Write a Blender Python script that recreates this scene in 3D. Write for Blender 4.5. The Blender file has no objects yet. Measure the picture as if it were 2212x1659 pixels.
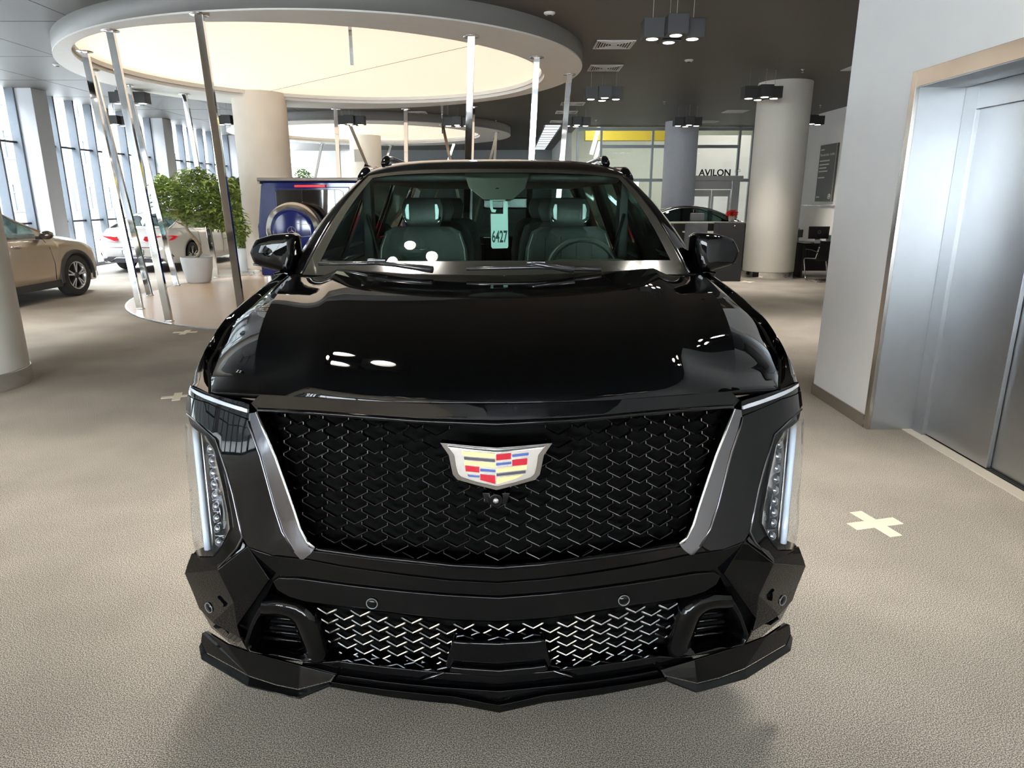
import bpy, bmesh, math, random
import numpy as np
from mathutils import Vector, Matrix
random.seed(7)
R = math.radians
SC = bpy.context.scene
COL = SC.collection

# ------------------------------------------------------------------ camera, world, exposure
EYE = 1.716
cd = bpy.data.cameras.new('camera')
cam = bpy.data.objects.new('camera', cd); COL.objects.link(cam)
cam.location = (0, 0, EYE); cam.rotation_euler = (R(90 - 15.2), 0, 0)
cd.sensor_width = 36; cd.lens = 36 * 1476 / 2212; cd.clip_start = .05; cd.clip_end = 300
SC.camera = cam
W = bpy.data.worlds.new('sky'); SC.world = W; W.use_nodes = True
bg = W.node_tree.nodes['Background']
bg.inputs[0].default_value = (.86, .93, 1.0, 1); bg.inputs[1].default_value = 14.0
SC.view_settings.view_transform = 'Standard'; SC.view_settings.look = 'None'
SC.view_settings.gamma = 1; SC.view_settings.use_curve_mapping = False
SC.view_settings.exposure = 1.42
SC.cycles.max_bounces = 10; SC.cycles.transparent_max_bounces = 16
SC.cycles.diffuse_bounces = 4; SC.cycles.glossy_bounces = 5
SC.cycles.sample_clamp_indirect = 8; SC.cycles.caustics_reflective = False; SC.cycles.caustics_refractive = False
SPOT_W = 225
sl = bpy.data.lights.new('sun', 'SUN'); sl.energy = .8; sl.angle = R(3); sl.color = (1, .97, .92)
so = bpy.data.objects.new('sun', sl); COL.objects.link(so); so.location = (20, -20, 30); so.rotation_euler = (R(28), R(42), 0)

# ------------------------------------------------------------------ materials
MATS = {}
def mat(name, col, rough=.5, metal=0, coat=0, noise=.0, nscale=8, bump=0, bscale=60, emit=0, spec=.5, aniso=0):
    if name in MATS: return MATS[name]
    m = bpy.data.materials.new(name); m.use_nodes = True; MATS[name] = m
    nt = m.node_tree; b = nt.nodes['Principled BSDF']
    b.inputs['Base Color'].default_value = (*col, 1); b.inputs['Roughness'].default_value = rough
    b.inputs['Metallic'].default_value = metal; b.inputs['Coat Weight'].default_value = coat
    b.inputs['Coat Roughness'].default_value = .02
    b.inputs['Specular IOR Level'].default_value = spec
    if aniso: b.inputs['Anisotropic'].default_value = aniso
    if emit:
        b.inputs['Emission Color'].default_value = (*col, 1); b.inputs['Emission Strength'].default_value = emit
    tc = nt.nodes.new('ShaderNodeTexCoord')
    n = nt.nodes.new('ShaderNodeTexNoise'); n.inputs['Scale'].default_value = nscale; n.inputs['Detail'].default_value = 4
    nt.links.new(tc.outputs['Object'], n.inputs['Vector'])
    r = nt.nodes.new('ShaderNodeValToRGB')
    lo = tuple(max(0, c * (1 - noise)) for c in col); hi = tuple(min(1, c * (1 + noise)) for c in col)
    r.color_ramp.elements[0].color = (*lo, 1); r.color_ramp.elements[1].color = (*hi, 1)
    r.color_ramp.elements[0].position = .3; r.color_ramp.elements[1].position = .7
    nt.links.new(n.outputs['Fac'], r.inputs[0]); nt.links.new(r.outputs[0], b.inputs['Base Color'])
    if bump:
        n2 = nt.nodes.new('ShaderNodeTexNoise'); n2.inputs['Scale'].default_value = bscale; n2.inputs['Detail'].default_value = 3
        bp = nt.nodes.new('ShaderNodeBump'); bp.inputs['Strength'].default_value = bump; bp.inputs['Distance'].default_value = .01
        nt.links.new(tc.outputs['Object'], n2.inputs['Vector']); nt.links.new(n2.outputs['Fac'], bp.inputs['Height'])
        nt.links.new(bp.outputs[0], b.inputs['Normal'])
    return m
def glass(name, tint, rough=0.0, ior=1.5, extra=0.0):
    if name in MATS: return MATS[name]
    m = bpy.data.materials.new(name); m.use_nodes = True; MATS[name] = m
    nt = m.node_tree; nt.nodes.clear()
    o = nt.nodes.new('ShaderNodeOutputMaterial'); mx = nt.nodes.new('ShaderNodeMixShader')
    f = nt.nodes.new('ShaderNodeFresnel'); f.inputs[0].default_value = ior
    t = nt.nodes.new('ShaderNodeBsdfTransparent'); t.inputs[0].default_value = (*tint, 1)
    g = nt.nodes.new('ShaderNodeBsdfGlossy'); g.inputs['Roughness'].default_value = rough
    ad = nt.nodes.new('ShaderNodeMath'); ad.operation = 'ADD'; ad.inputs[1].default_value = extra; ad.use_clamp = True
    ge = nt.nodes.new('ShaderNodeNewGeometry'); io = nt.nodes.new('ShaderNodeMath'); io.operation = 'MULTIPLY_ADD'
    io.inputs[1].default_value = 1 / ior - ior; io.inputs[2].default_value = ior      # thin sheet: both faces mirror alike
    nt.links.new(ge.outputs['Backfacing'], io.inputs[0]); nt.links.new(io.outputs[0], f.inputs[0])
    nt.links.new(f.outputs[0], ad.inputs[0]); nt.links.new(ad.outputs[0], mx.inputs[0])
    nt.links.new(t.outputs[0], mx.inputs[1]); nt.links.new(g.outputs[0], mx.inputs[2]); nt.links.new(mx.outputs[0], o.inputs[0])
    return m

BLK = mat('gloss_black_paint', (.0014, .0015, .0018), .02, spec=.26)
TRIM = mat('gloss_black_trim', (.0025, .0025, .0028), .06, spec=.24)
DCHR = mat('dark_chrome', (.12, .12, .13), .08, metal=1)
CHR = mat('polished_chrome', (.75, .75, .75), .06, metal=1)
SIL = mat('satin_silver', (.55, .56, .57), .25, metal=.8)
MESHM = mat('grille_gloss', (.34, .34, .35), .13, metal=1)
VOID = mat('void_black', (.002, .002, .002), .9, spec=.1)
RUB = mat('tyre_rubber', (.022, .022, .023), .75, noise=.1)
FAB = mat('dark_leather', (.022, .024, .023), .45, noise=.1, bump=.1, bscale=200)
FABD = mat('black_leather', (.012, .013, .013), .5)
DASH = mat('dash_plastic', (.026, .028, .024), .55, bump=.1, bscale=300)
WHT = mat('white_plaster', (.90, .895, .885), .7, noise=.02, nscale=2)
CONC = mat('column_plaster', (.64, .58, .50), .6, noise=.06, nscale=1.6)
STEEL = mat('brushed_steel', (.42, .43, .44), .34, metal=1, noise=.04, nscale=3, aniso=.6)
STEELF = mat('steel_frame', (.50, .47, .43), .2, metal=1, noise=.03)
DK = mat('dark_metal', (.03, .032, .035), .45, noise=.1)
FIN = mat('facade_aluminium', (.105, .12, .14), .45, metal=.1, noise=.05)
WINDSH = glass('windscreen_glass', (.60, .76, .69), ior=1.52, extra=.012)
CLEAR = glass('clear_glass', (.95, .965, .965), ior=1.45)
SIDEG = glass('tinted_side_glass', (.22, .30, .27), ior=1.5)
LENSG = glass('lamp_cover_glass', (.93, .95, .97), ior=1.22)

# ------------------------------------------------------------------ scene graph helpers
def tag(o, label=None, cat=None, group=None, kind=None):
    if label: o['label'] = label
    if cat: o['category'] = cat
    if group: o['group'] = group
    if kind: o['kind'] = kind
    return o
def empty(name, loc=(0, 0, 0), rz=0, label=None, cat=None, group=None):
    o = bpy.data.objects.new(name, None); COL.objects.link(o)
    o.location = loc; o.rotation_euler = (0, 0, rz); o.empty_display_size = .1
    return tag(o, label, cat, group)
def link(name, me, m, parent=None, bevel=0, solid=0, smooth=True, subsurf=0, seg=2, wn=True, blim=35):
    o = bpy.data.objects.new(name, me); COL.objects.link(o)
    if m is not None and not len(me.materials): me.materials.append(m)
    if smooth: me.shade_smooth()
    if solid:
        s = o.modifiers.new('solid', 'SOLIDIFY'); s.thickness = abs(solid); s.offset = -1 if solid > 0 else 1
    if bevel:
        b = o.modifiers.new('bevel', 'BEVEL'); b.width = bevel; b.segments = seg; b.limit_method = 'ANGLE'; b.angle_limit = R(blim)
        if wn: w = o.modifiers.new('wn', 'WEIGHTED_NORMAL'); w.keep_sharp = True
    if subsurf:
        s = o.modifiers.new('sub', 'SUBSURF'); s.levels = s.render_levels = subsurf
    if parent: o.parent = parent
    return o
def copy_tree(o, parent=None):
    c = o.copy(); COL.objects.link(c)
    if parent: c.parent = parent
    for ch in list(o.children): copy_tree(ch, c)
    return c
class MB:
    def __init__(s): s.v = []; s.f = []
    def add(s, vs, fs):
        n = len(s.v); s.v += [tuple(v) for v in vs]; s.f += [tuple(i + n for i in f) for f in fs]; return s
    def box(s, x0, x1, y0, y1, z0, z1, tr=None):
        vs = [(x, y, z) for z in (z0, z1) for y in (y0, y1) for x in (x0, x1)]
        if tr: vs = [tr(v) for v in vs]
        return s.add(vs, [(0, 2, 3, 1), (4, 5, 7, 6), (0, 1, 5, 4), (2, 6, 7, 3), (0, 4, 6, 2), (1, 3, 7, 5)])
    def cyl(s, c, r, h, n=24, r2=None, axis='z', cap=True):
        r2 = r if r2 is None else r2; vs = []
        for k, (rr, t) in enumerate(((r, 0), (r2, h))):
            for i in range(n):
                a = 2 * math.pi * i / n; p = (rr * math.cos(a), rr * math.sin(a), t)
                if axis == 'y': p = (p[0], -p[2], p[1])
                if axis == 'x': p = (p[2], p[0], p[1])
                vs.append((p[0] + c[0], p[1] + c[1], p[2] + c[2]))
        fs = [(i, (i + 1) % n, n + (i + 1) % n, n + i) for i in range(n)]
        if cap: fs += [tuple(range(n - 1, -1, -1)), tuple(range(n, 2 * n))]
        return s.add(vs, fs)
    def lathe(s, prof, c=(0, 0, 0), n=32, axis='z', a0=0, a1=2 * math.pi, el=None):
        full = abs(a1 - a0 - 2 * math.pi) < 1e-6; m = n if full else n + 1; vs = []
        for (r, t) in prof:
            for i in range(m):
                a = a0 + (a1 - a0) * i / n; p = (r * math.cos(a), r * math.sin(a), t)
                if axis == 'y': p = (p[0], -p[2], p[1])
                if axis == 'x': p = (p[2], p[0], p[1])
                vs.append((p[0] + c[0], p[1] + c[1], p[2] + c[2]))
        fs = []
        for k in range(len(prof) - 1):
            for i in range(n):
                j = (i + 1) % m if full else i + 1
                fs.append((k * m + i, k * m + j, (k + 1) * m + j, (k + 1) * m + i))
        return s.add(vs, fs)
    def tube(s, pts, r, n=8, cap=True):
        pts = [Vector(p) for p in pts]; rings = []; vs = []
        rr = r if isinstance(r, (list, tuple)) else [r] * len(pts)
        up = Vector((0, 0, 1)); prev = None
        for i, p in enumerate(pts):
            d = (pts[min(i + 1, len(pts) - 1)] - pts[max(i - 1, 0)]).normalized()
            if prev is None:
                u = d.cross(up) if abs(d.dot(up)) < .95 else d.cross(Vector((1, 0, 0)))
            else: u = prev - d * prev.dot(d)
            u.normalize(); prev = u; w = d.cross(u)
            for k in range(n):
                a = 2 * math.pi * k / n; vs.append(p + (u * math.cos(a) + w * math.sin(a)) * rr[i])
        fs = []
        for i in range(len(pts) - 1):
            for k in range(n): fs.append((i * n + k, i * n + (k + 1) % n, (i + 1) * n + (k + 1) % n, (i + 1) * n + k))
        if cap: fs += [tuple(range(n - 1, -1, -1)), tuple((len(pts) - 1) * n + k for k in range(n))]
        return s.add(vs, fs)
    def beam(s, p, q, w, h):
        p, q = Vector(p), Vector(q); d = (q - p).normalized()
        u = d.cross(Vector((0, 0, 1))) if abs(d.z) < .99 else Vector((1, 0, 0)); u.normalize(); t = u.cross(d)
        if abs(d.z) > .8:
            u = Vector((1, 0, 0)); u -= d * u.dot(d); u.normalize(); t = d.cross(u)
        vs = [c + u * a * w / 2 + t * b * h / 2 for c in (p, q) for a, b in ((-1, -1), (1, -1), (1, 1), (-1, 1))]
        return s.add(vs, [(0, 3, 2, 1), (4, 5, 6, 7), (0, 1, 5, 4), (1, 2, 6, 5), (2, 3, 7, 6), (3, 0, 4, 7)])
    def grid(s, P):
        n, m = len(P), len(P[0])
        return s.add([p for r in P for p in r], [(i * m + j, i * m + j + 1, (i + 1) * m + j + 1, (i + 1) * m + j) for i in range(n - 1) for j in range(m - 1)])
    def prism(s, poly, fn0, fn1):
        n = len(poly)
        return s.add([fn0(p) for p in poly] + [fn1(p) for p in poly],
                     [tuple(range(n)), tuple(range(2 * n - 1, n - 1, -1))] + [(i, n + i, n + (i + 1) % n, (i + 1) % n) for i in range(n)])
    def mesh(s, name='mesh', fix=True):
        me = bpy.data.meshes.new(name); me.from_pydata([tuple(v) for v in s.v], [], s.f)
        if fix:
            bm = bmesh.new(); bm.from_mesh(me); bmesh.ops.recalc_face_normals(bm, faces=bm.faces); bm.to_mesh(me); bm.free()
        return me
    def build(s, name, m, parent=None, fix=True, **k):
        return link(name, s.mesh(name, fix), m, parent, **k)
def B(name, m, dims, parent=None, bevel=0, smooth=False, **k):
    return MB().box(*dims).build(name, m, parent, bevel=bevel, smooth=smooth or bevel > 0, **k)
def text(name, s, size, m, parent, loc, rot, ext=.002, align='CENTER', sx=1, bold=0):
    c = bpy.data.curves.new(name, 'FONT'); c.body = s; c.size = size; c.extrude = ext; c.offset = size * bold; c.align_x = align; c.resolution_u = 3
    o = bpy.data.objects.new(name, c); me = bpy.data.meshes.new_from_object(o); bpy.data.objects.remove(o)
    o = bpy.data.objects.new(name, me); COL.objects.link(o); me.materials.append(m)
    o.location = loc; o.rotation_euler = rot; o.scale = (sx, 1, 1)
    if parent: o.parent = parent
    return o
def star_badge(parent, c, r, rot, m, name='star_badge'):
    b = MB(); b.lathe([(r * .88, -.004), (r, -.004), (r, .006), (r * .88, .006), (r * .88, -.004)], n=28)
    for k in range(3):
        a = R(90 + 120 * k); d = (math.cos(a), math.sin(a)); e = (-d[1], d[0]); w = r * .13
        b.add([(e[0] * w, e[1] * w, 0), (d[0] * r * .92, d[1] * r * .92, .002), (-e[0] * w, -e[1] * w, 0), (-d[0] * w, -d[1] * w, 0), (0, 0, .008)],
              [(0, 1, 4), (1, 2, 4), (2, 3, 4), (3, 0, 4), (0, 3, 2, 1)])
    o = b.build(name, m, parent, fix=False, smooth=False); o.location = c; o.rotation_euler = rot
    return o

# ------------------------------------------------------------------ setting
XW, XE, XP, YB, YR, CEIL = -11.1, 2.735, 8.8, 24.6, -13.0, 4.05

# carpet
def carpet():
    m = bpy.data.materials.new('carpet'); m.use_nodes = True; nt = m.node_tree; b = nt.nodes['Principled BSDF']
    b.inputs['Roughness'].default_value = .9; b.inputs['Specular IOR Level'].default_value = .25
    tc = nt.nodes.new('ShaderNodeTexCoord')
    def noise(sc, det=3):
        n = nt.nodes.new('ShaderNodeTexNoise'); n.inputs['Scale'].default_value = sc; n.inputs['Detail'].default_value = det
        nt.links.new(tc.outputs['Object'], n.inputs['Vector']); return n
    n1, n2, n3 = noise(250, 1), noise(1.1, 6), noise(600, 2)
    r1 = nt.nodes.new('ShaderNodeValToRGB'); e = r1.color_ramp.elements
    e[0].position = .34; e[0].color = (.12, .110, .096, 1); e[1].position = .66; e[1].color = (.80, .74, .66, 1)
    x = e.new(.5); x.color = (.38, .347, .30, 1)
    nt.links.new(n1.outputs['Fac'], r1.inputs[0])
    r2 = nt.nodes.new('ShaderNodeValToRGB'); e = r2.color_ramp.elements
    e[0].position = .35; e[0].color = (.74, .74, .74, 1); e[1].position = .65; e[1].color = (1, 1, 1, 1)
    nt.links.new(n2.outputs['Fac'], r2.inputs[0])
    mx = nt.nodes.new('ShaderNodeMix'); mx.data_type = 'RGBA'; mx.blend_type = 'MULTIPLY'; mx.inputs[0].default_value = 1
    nt.links.new(r1.outputs[0], mx.inputs[6]); nt.links.new(r2.outputs[0], mx.inputs[7])
    nt.links.new(mx.outputs[2], b.inputs['Base Color'])
    return m
CARPET = carpet()
CEILM = mat('ceiling_grey', (.072, .067, .059), .5, noise=.05, nscale=.7)
HALLW = mat('hall_cream', (.72, .76, .68), .7, noise=.02)
YEL = mat('yellow_beam', (.55, .40, .03), .5)
fl = B('floor', CARPET, (XW - .2, XP + 8, YR - .2, YB + .02, -.2, 0)); tag(fl, kind='structure')
ce = B('ceiling', CEILM, (XW - .2, XP + 8, YR - .2, YB + .05, CEIL, CEIL + .3)); tag(ce, kind='structure')
jm = mat('ceiling_joint', (.02, .02, .02), .9)
for k in range(9):      # ceiling panel joints, shallow shadow gaps near the windows
    y = 3.1 + k * 2.4
    B('ceiling_joint', jm, (XW, -5.9, y, y + .012, CEIL - .002, CEIL + .01), ce)
for x in (-9.6, -7.75, -5.9):
    B('ceiling_joint', jm, (x, x + .012, -2, YB, CEIL - .002, CEIL + .01), ce)

# left facade: bays of deep fins, transoms, panes; pilasters between
wl = empty('wall_left', (XW, 0, 0)); tag(wl, kind='structure')
PIL = mat('pilaster_plaster', (.46, .465, .48), .65, noise=.03, nscale=2)
pys = [16.12 + 5.82 * k for k in range(-5, 4)]
for y in pys:
    if y < YR: continue
    B('pilaster', PIL, (0, .57, y, y + .52, 0, CEIL), wl, bevel=.006)
    B('pilaster_skirting', STEELF, (0, .58, y - .012, y + .532, 0, .12), wl)
FINM = MB().box(0, .2, 0, .055, 0, CEIL).mesh('mullion')
wi = 0
for k in range(len(pys) - 1):
    ya, yb = pys[k] + .52, pys[k + 1]
    if yb < YR: continue
    wi += 1
    wb = empty('window_%d' % wi, (XW, ya, 0)); tag(wb, kind='structure')
    n = 7; st = (yb - ya) / n
    for i in range(n + 1):
        o = link('mullion', FINM, FIN, wb, smooth=False); o.location = (0, i * st - (.05 if i == n else 0), 0)
    for z in (1.165, 2.92):
        B('transom', DK, (.0, .10, .03, yb - ya - .03, z - .022, z + .022), wb)
    B('window_sill', FIN, (-.02, .16, 0, yb - ya, 0, .09), wb)
    for i in range(n):
        B('pane', CLEAR, (-.012, -.002, i * st + .03, (i + 1) * st - .02, .09, CEIL), wb)
# strip of facade north of the last bay
B('wall_left_end', PIL, (XW - .3, XW + .1, pys[-1] + .52, pys[-1] + .9, 0, CEIL)).__setitem__('kind', 'structure')

# right: lift block
wr = empty('wall_right', (XE, 0, 0)); tag(wr, kind='structure')
DY0, DY1, DX = 3.0, 5.04, .365          # lift opening along y, reveal depth
B('wall_surface', WHT, (0, 3.0, DY1, 5.98, 0, CEIL), wr)
B('wall_surface', WHT, (0, 3.0, YR, DY0, 0, CEIL), wr)
B('wall_surface', WHT, (0, 3.0, DY0, DY1, 2.545, CEIL), wr)
B('wall_surface', WHT, (DX + .06, 3.0, DY0, DY1, 0, 2.545), wr)
bb = B('baseboard_right', STEELF, (XE - .012, XE, DY1, 5.98, 0, .1)); tag(bb, kind='structure')
bb = B('baseboard_corner', STEELF, (XE - .012, XE + 3.0, 5.98, 5.992, 0, .1)); tag(bb, kind='structure')
bb = B('baseboard_near', STEELF, (XE - .012, XE, YR, DY0, 0, .1)); tag(bb, kind='structure')
dr = empty('door_1', (XE, 0, 0)); tag(dr, kind='structure')
B('door_frame', STEELF, (-.008, .02, DY1 - .06, DY1, 0, 2.545), dr, bevel=.002)
B('door_frame', STEELF, (-.008, .02, DY0, DY0 + .06, 0, 2.545), dr, bevel=.002)
B('door_header', STEELF, (-.008, .02, DY0 + .06, DY1 - .06, 2.44, 2.545), dr, bevel=.002)
B('door_reveal', STEEL, (.02, DX, DY1 - .06, DY1 - .0, 0, 2.545), dr)
B('door_reveal', STEEL, (.02, DX, DY0, DY0 + .06, 0, 2.545), dr)
B('door_soffit', STEEL, (.02, DX, DY0 + .06, DY1 - .06, 2.44, 2.545), dr)
B('inner_frame', STEEL, (DX - .03, DX + .05, DY1 - .20, DY1 - .06, 0, 2.44), dr, bevel=.003)
B('inner_frame', STEEL, (DX - .03, DX + .05, DY0 + .06, DY0 + .12, 0, 2.44), dr, bevel=.003)
B('inner_header', STEEL, (DX - .03, DX + .05, DY0 + .12, DY1 - .20, 2.285, 2.44), dr, bevel=.003)
B('door_leaf', STEEL, (DX - .0, DX + .03, 4.17, DY1 - .19, .012, 2.30), dr, bevel=.003)
B('door_leaf', STEEL, (DX + .035, DX + .058, DY0 + .1, 4.19, .012, 2.30), dr, bevel=.003)
B('door_sill', mat('sill_cream', (.66, .62, .53), .4), (DX - .10, DX - .005, DY0 + .06, DY1 - .06, 0, .006), dr)
for k in range(3): B('sill_groove', DK, (DX + .005 + k * .02, DX + .015 + k * .02, DY0 + .12, 4.17, 0, .010), dr)

# far right poster wall, back glazing, hall beyond
wp = B('wall_far_right', WHT, (XP, XP + .2, 5.98, YB, 0, CEIL)); tag(wp, kind='structure')
w2 = B('wall_behind_lift', WHT, (XE + 3.0, XP + .2, 5.78, 5.98, 0, CEIL)); tag(w2, kind='structure')
tr = B('trim_1', SIL, (XP - .03, XP, 18.9, 24.0, 1.50, 1.53)); tag(tr, kind='structure')
wrr = B('wall_rear', mat('rear_wall', (.20, .19, .175), .7), (XW - .2, XE, YR - .2, YR, 3.3, CEIL)); tag(wrr, kind='structure')
B('wall_low', mat('rear_wall', (.20, .19, .175), .7), (XW - .2, XE, YR - .2, YR, 0, .5), wrr)
wrn = empty('window_19', (0, YR, 0)); tag(wrn, kind='structure')  # unseen glazing added behind the viewer to let daylight onto the foreground
for k in range(8):
    x = XW + k * (XE - XW) / 7
    B('mullion', FIN, (x - .04, x + .04, -.1, 0, .5, 3.3), wrn)
    if k < 7: B('pane', CLEAR, (x + .04, x + (XE - XW) / 7 - .04, -.06, -.05, .5, 3.3), wrn)
wn_ = B('wall_back_left', WHT, (XW - .2, -8.0, YB + 12, YB + 12.2, 0, CEIL)); tag(wn_, kind='structure')
# hall floor / ceiling beyond the left part of the showroom (it runs on past the glass wall)
f2 = B('floor_back', CARPET, (XW - .2, 2.2, YB + .02, YB + 12, -.2, 0)); tag(f2, kind='structure')
c2 = B('ceiling_back', CEILM, (XW - .2, 2.2, YB + .05, YB + 12, CEIL, CEIL + .3)); tag(c2, kind='structure')
wb2 = B('wall_back', mat('back_wall_grey', (.22, .23, .24), .6), (-8.0, 2.4, YB + 11.4, YB + 11.6, 0, CEIL)); tag(wb2, kind='structure')
for x in (-2.2, -1.55):
    o = B('panel_seam', SIL, (x, x + .06, YB + 11.38, YB + 11.4, 1.8, 3.4), wb2)
# ribbed luminous strip let into the ceiling beyond the poles
st = empty('ceiling_light_strip', (1.35, 30.0, CEIL), 0, 'long pale ribbed light strip in the ceiling left of the glass hall', 'ceiling light')
B('diffuser', mat('strip_white', (.85, .93, 1), .5, emit=.4), (-.25, .25, -6.0, 5.5, -.012, -.001), st)
for s_ in (-1, 1): B('edge_trim', SIL, (s_ * .27 - .02, s_ * .27 + .02, -6.0, 5.5, -.03, 0), st)
for k in range(11): B('rib', DK, (-.25, .25, -5.6 + k, -5.52 + k, -.022, -.012), st)
# back glass wall
GX0, GX1 = 2.2, XP
gw = empty('window_20', (0, YB, 0)); tag(gw, kind='structure')
GFR = mat('glazing_frame', (.36, .40, .41), .35, metal=.5)
for x in (2.2, 3.0, 4.75, 6.05, 7.7, 8.15, 8.72):
    B('mullion', GFR, (x, x + .07, -.06, .06, 0, CEIL), gw)
for (a, b_, z) in ((2.27, 8.72, 3.98), (3.07, 7.7, 3.42), (3.07, 8.72, 2.32), (3.07, 6.05, 1.0)):
    B('transom', GFR, (a, b_, -.05, .05, z - .05, z + .05), gw)
for (a, b_) in ((2.27, 3.0), (3.07, 4.75), (4.82, 6.05), (6.12, 7.7), (7.77, 8.15), (8.22, 8.72)):
    B('pane', CLEAR, (a, b_, -.008, .008, 2.37, CEIL), gw)
for (a, b_) in ((2.27, 3.0), (3.07, 4.75), (4.82, 6.05), (7.77, 8.15), (8.22, 8.72)):
    B('pane', CLEAR, (a, b_, -.008, .008, .1, 2.27), gw)
# entrance doors in the glass wall
d2 = empty('door_2', (6.12, YB, 0)); tag(d2, kind='structure')
B('door_header', SIL, (-.1, 1.75, -.35, .05, 2.30, 2.46), d2, bevel=.01)
B('door_frame', SIL, (-.1, .12, -.12, .06, 0, 2.30), d2)
B('door_frame', SIL, (1.46, 1.72, -.12, .06, 0, 2.30), d2)
B('door_frame', SIL, (.12, 1.46, -.10, .04, 2.02, 2.30), d2)
for x0 in (.14, .80):
    lf = empty('door_leaf', (x0, 0, 0)); lf.parent = d2
    B('leaf_frame', SIL, (0, .07, -.04, .02, 0, 2.0), lf); B('leaf_frame', SIL, (.57, .64, -.04, .02, 0, 2.0), lf)
    B('leaf_frame', SIL, (.07, .57, -.04, .02, 1.78, 2.0), lf); B('leaf_frame', SIL, (.07, .57, -.04, .02, 0, .2), lf)
    B('pane', CLEAR, (.07, .57, -.015, -.005, .2, 1.78), lf)
sg = empty('shop_sign', (6.95, YB - .3, 2.46), 0, 'dark shop name lettering standing on the entrance door canopy', 'sign')
text('lettering', 'AVILON', .30, DK, sg, (-.05, 0, .0), (R(90), 0, 0), .015, bold=.02)
text('small_lettering', 'AG', .14, SIL, sg, (.72, 0, .12), (R(90), 0, 0), .01)
# hall beyond the glass
hl = empty('hall_room', (0, YB, 0)); tag(hl, kind='structure')
B('hall_floor', mat('hall_floor', (.45, .44, .40), .4), (2.2, 14, .06, 12, -.2, 0), hl)
B('hall_sky_stop_wall', WHT, (XP + .2, 14, -.2, .0, 0, 6), hl)  # unseen wall added to keep sky light from leaking into the hall
B('hall_upstand', WHT, (2.2, 14, .0, .1, CEIL, 6), hl)
B('hall_back_wall', HALLW, (2.2, 14, 12, 12.2, 0, 6), hl)
B('hall_side_wall', HALLW, (14, 14.2, -3, 12, 0, 6), hl)
B('hall_partition', WHT, (6.3, 10.2, 5.0, 5.2, 0, 4.2), hl)
B('hall_side_wall', mat('hall_grey', (.35, .36, .34), .6), (2.0, 2.2, 2.0, 12, 0, 6), hl)
B('hall_ceiling', mat('hall_ceiling', (.45, .45, .40), .7), (2.2, 14, .1, 12, 5.6, 5.8), hl)
yb_ = B('yellow_beam', YEL, (2.8, 6.6, YB + 3.0, YB + 3.4, 3.85, 4.75)); tag(yb_, 'deep yellow painted beam high in the hall behind the glass wall', 'beam')
for k, (x, y) in enumerate(((3.2, 2.0), (3.6, 4.5))):
    o = MB().beam((x, YB + y, 4.3 - k * .2), (x - .25, YB + y + .2, 3.3 - k * .2), .13, .06).build('tube_lamp', mat('tube_glow', (1, .97, .92), .5, emit=1.2), smooth=False)
    tag(o, ('upper' if k == 0 else 'lower') + ' of two white tube lamps hanging aslant behind the glass wall', 'lamp')
for i, (x, y) in enumerate(((5, 3), (9, 3), (5, 9), (9, 9), (12, 6))):
    l = bpy.data.lights.new('hall_lamp', 'AREA'); l.energy = 32; l.size = 1.6; l.color = (1, .97, .88)
    o = bpy.data.objects.new('hall_ceiling_lamp', l); COL.objects.link(o); o.location = (x, YB + y, 5.5)
o = MB().box(-.25, .25, -.02, .02, 0, .9).build('wall_screen', mat('white_screen', (.9, .95, .93), .4, emit=.6), smooth=False)
o.location = (5.0, YB + 4.95, 1.5)
tag(o, 'white lit panel in the hall behind the grey round column', 'screen')
B('panel_stand', DK, (-.26, .26, -.03, .03, -.1, 0), o)

# columns
def column(x, y, r, label, ringh=.16, mt=CONC):
    c = empty('column', (x, y, 0), 0, label, 'column')
    MB().cyl((0, 0, ringh), r, CEIL - ringh, 72).build('column_shaft', mt, c, bevel=.004, blim=60)
    MB().cyl((0, 0, 0), r + .012, ringh, 72).build('base_ring', CHR, c, bevel=.003, blim=60)
    return c
CONR = mat('column_pale', (.74, .715, .65), .5, noise=.03, nscale=1.5)
column(-5.55, 16.1, .57, 'beige plaster column rising into the large glowing ring behind the trees')
column(5.73, 15.45, .545, 'pale column with polished base ring in front of the black desks', mt=CONR)
column(5.38, 23.0, .52, 'grey round column standing just before the glass entrance wall', mt=mat('column_grey', (.55, .57, .62), .55, noise=.03))
column(-5.2, 6.22, .56, 'cream column cut by the left edge of the view, nearest of all', mt=CONR)
c = column(-5.4, 26.6, .57, 'pale column with a small square plate inside the far glowing ring', mt=CONR)
B('access_plate', mat('plate_grey', (.42, .41, .38), .5), (-.30, .02, -.60, -.52, 3.0, 3.42), c)

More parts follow.
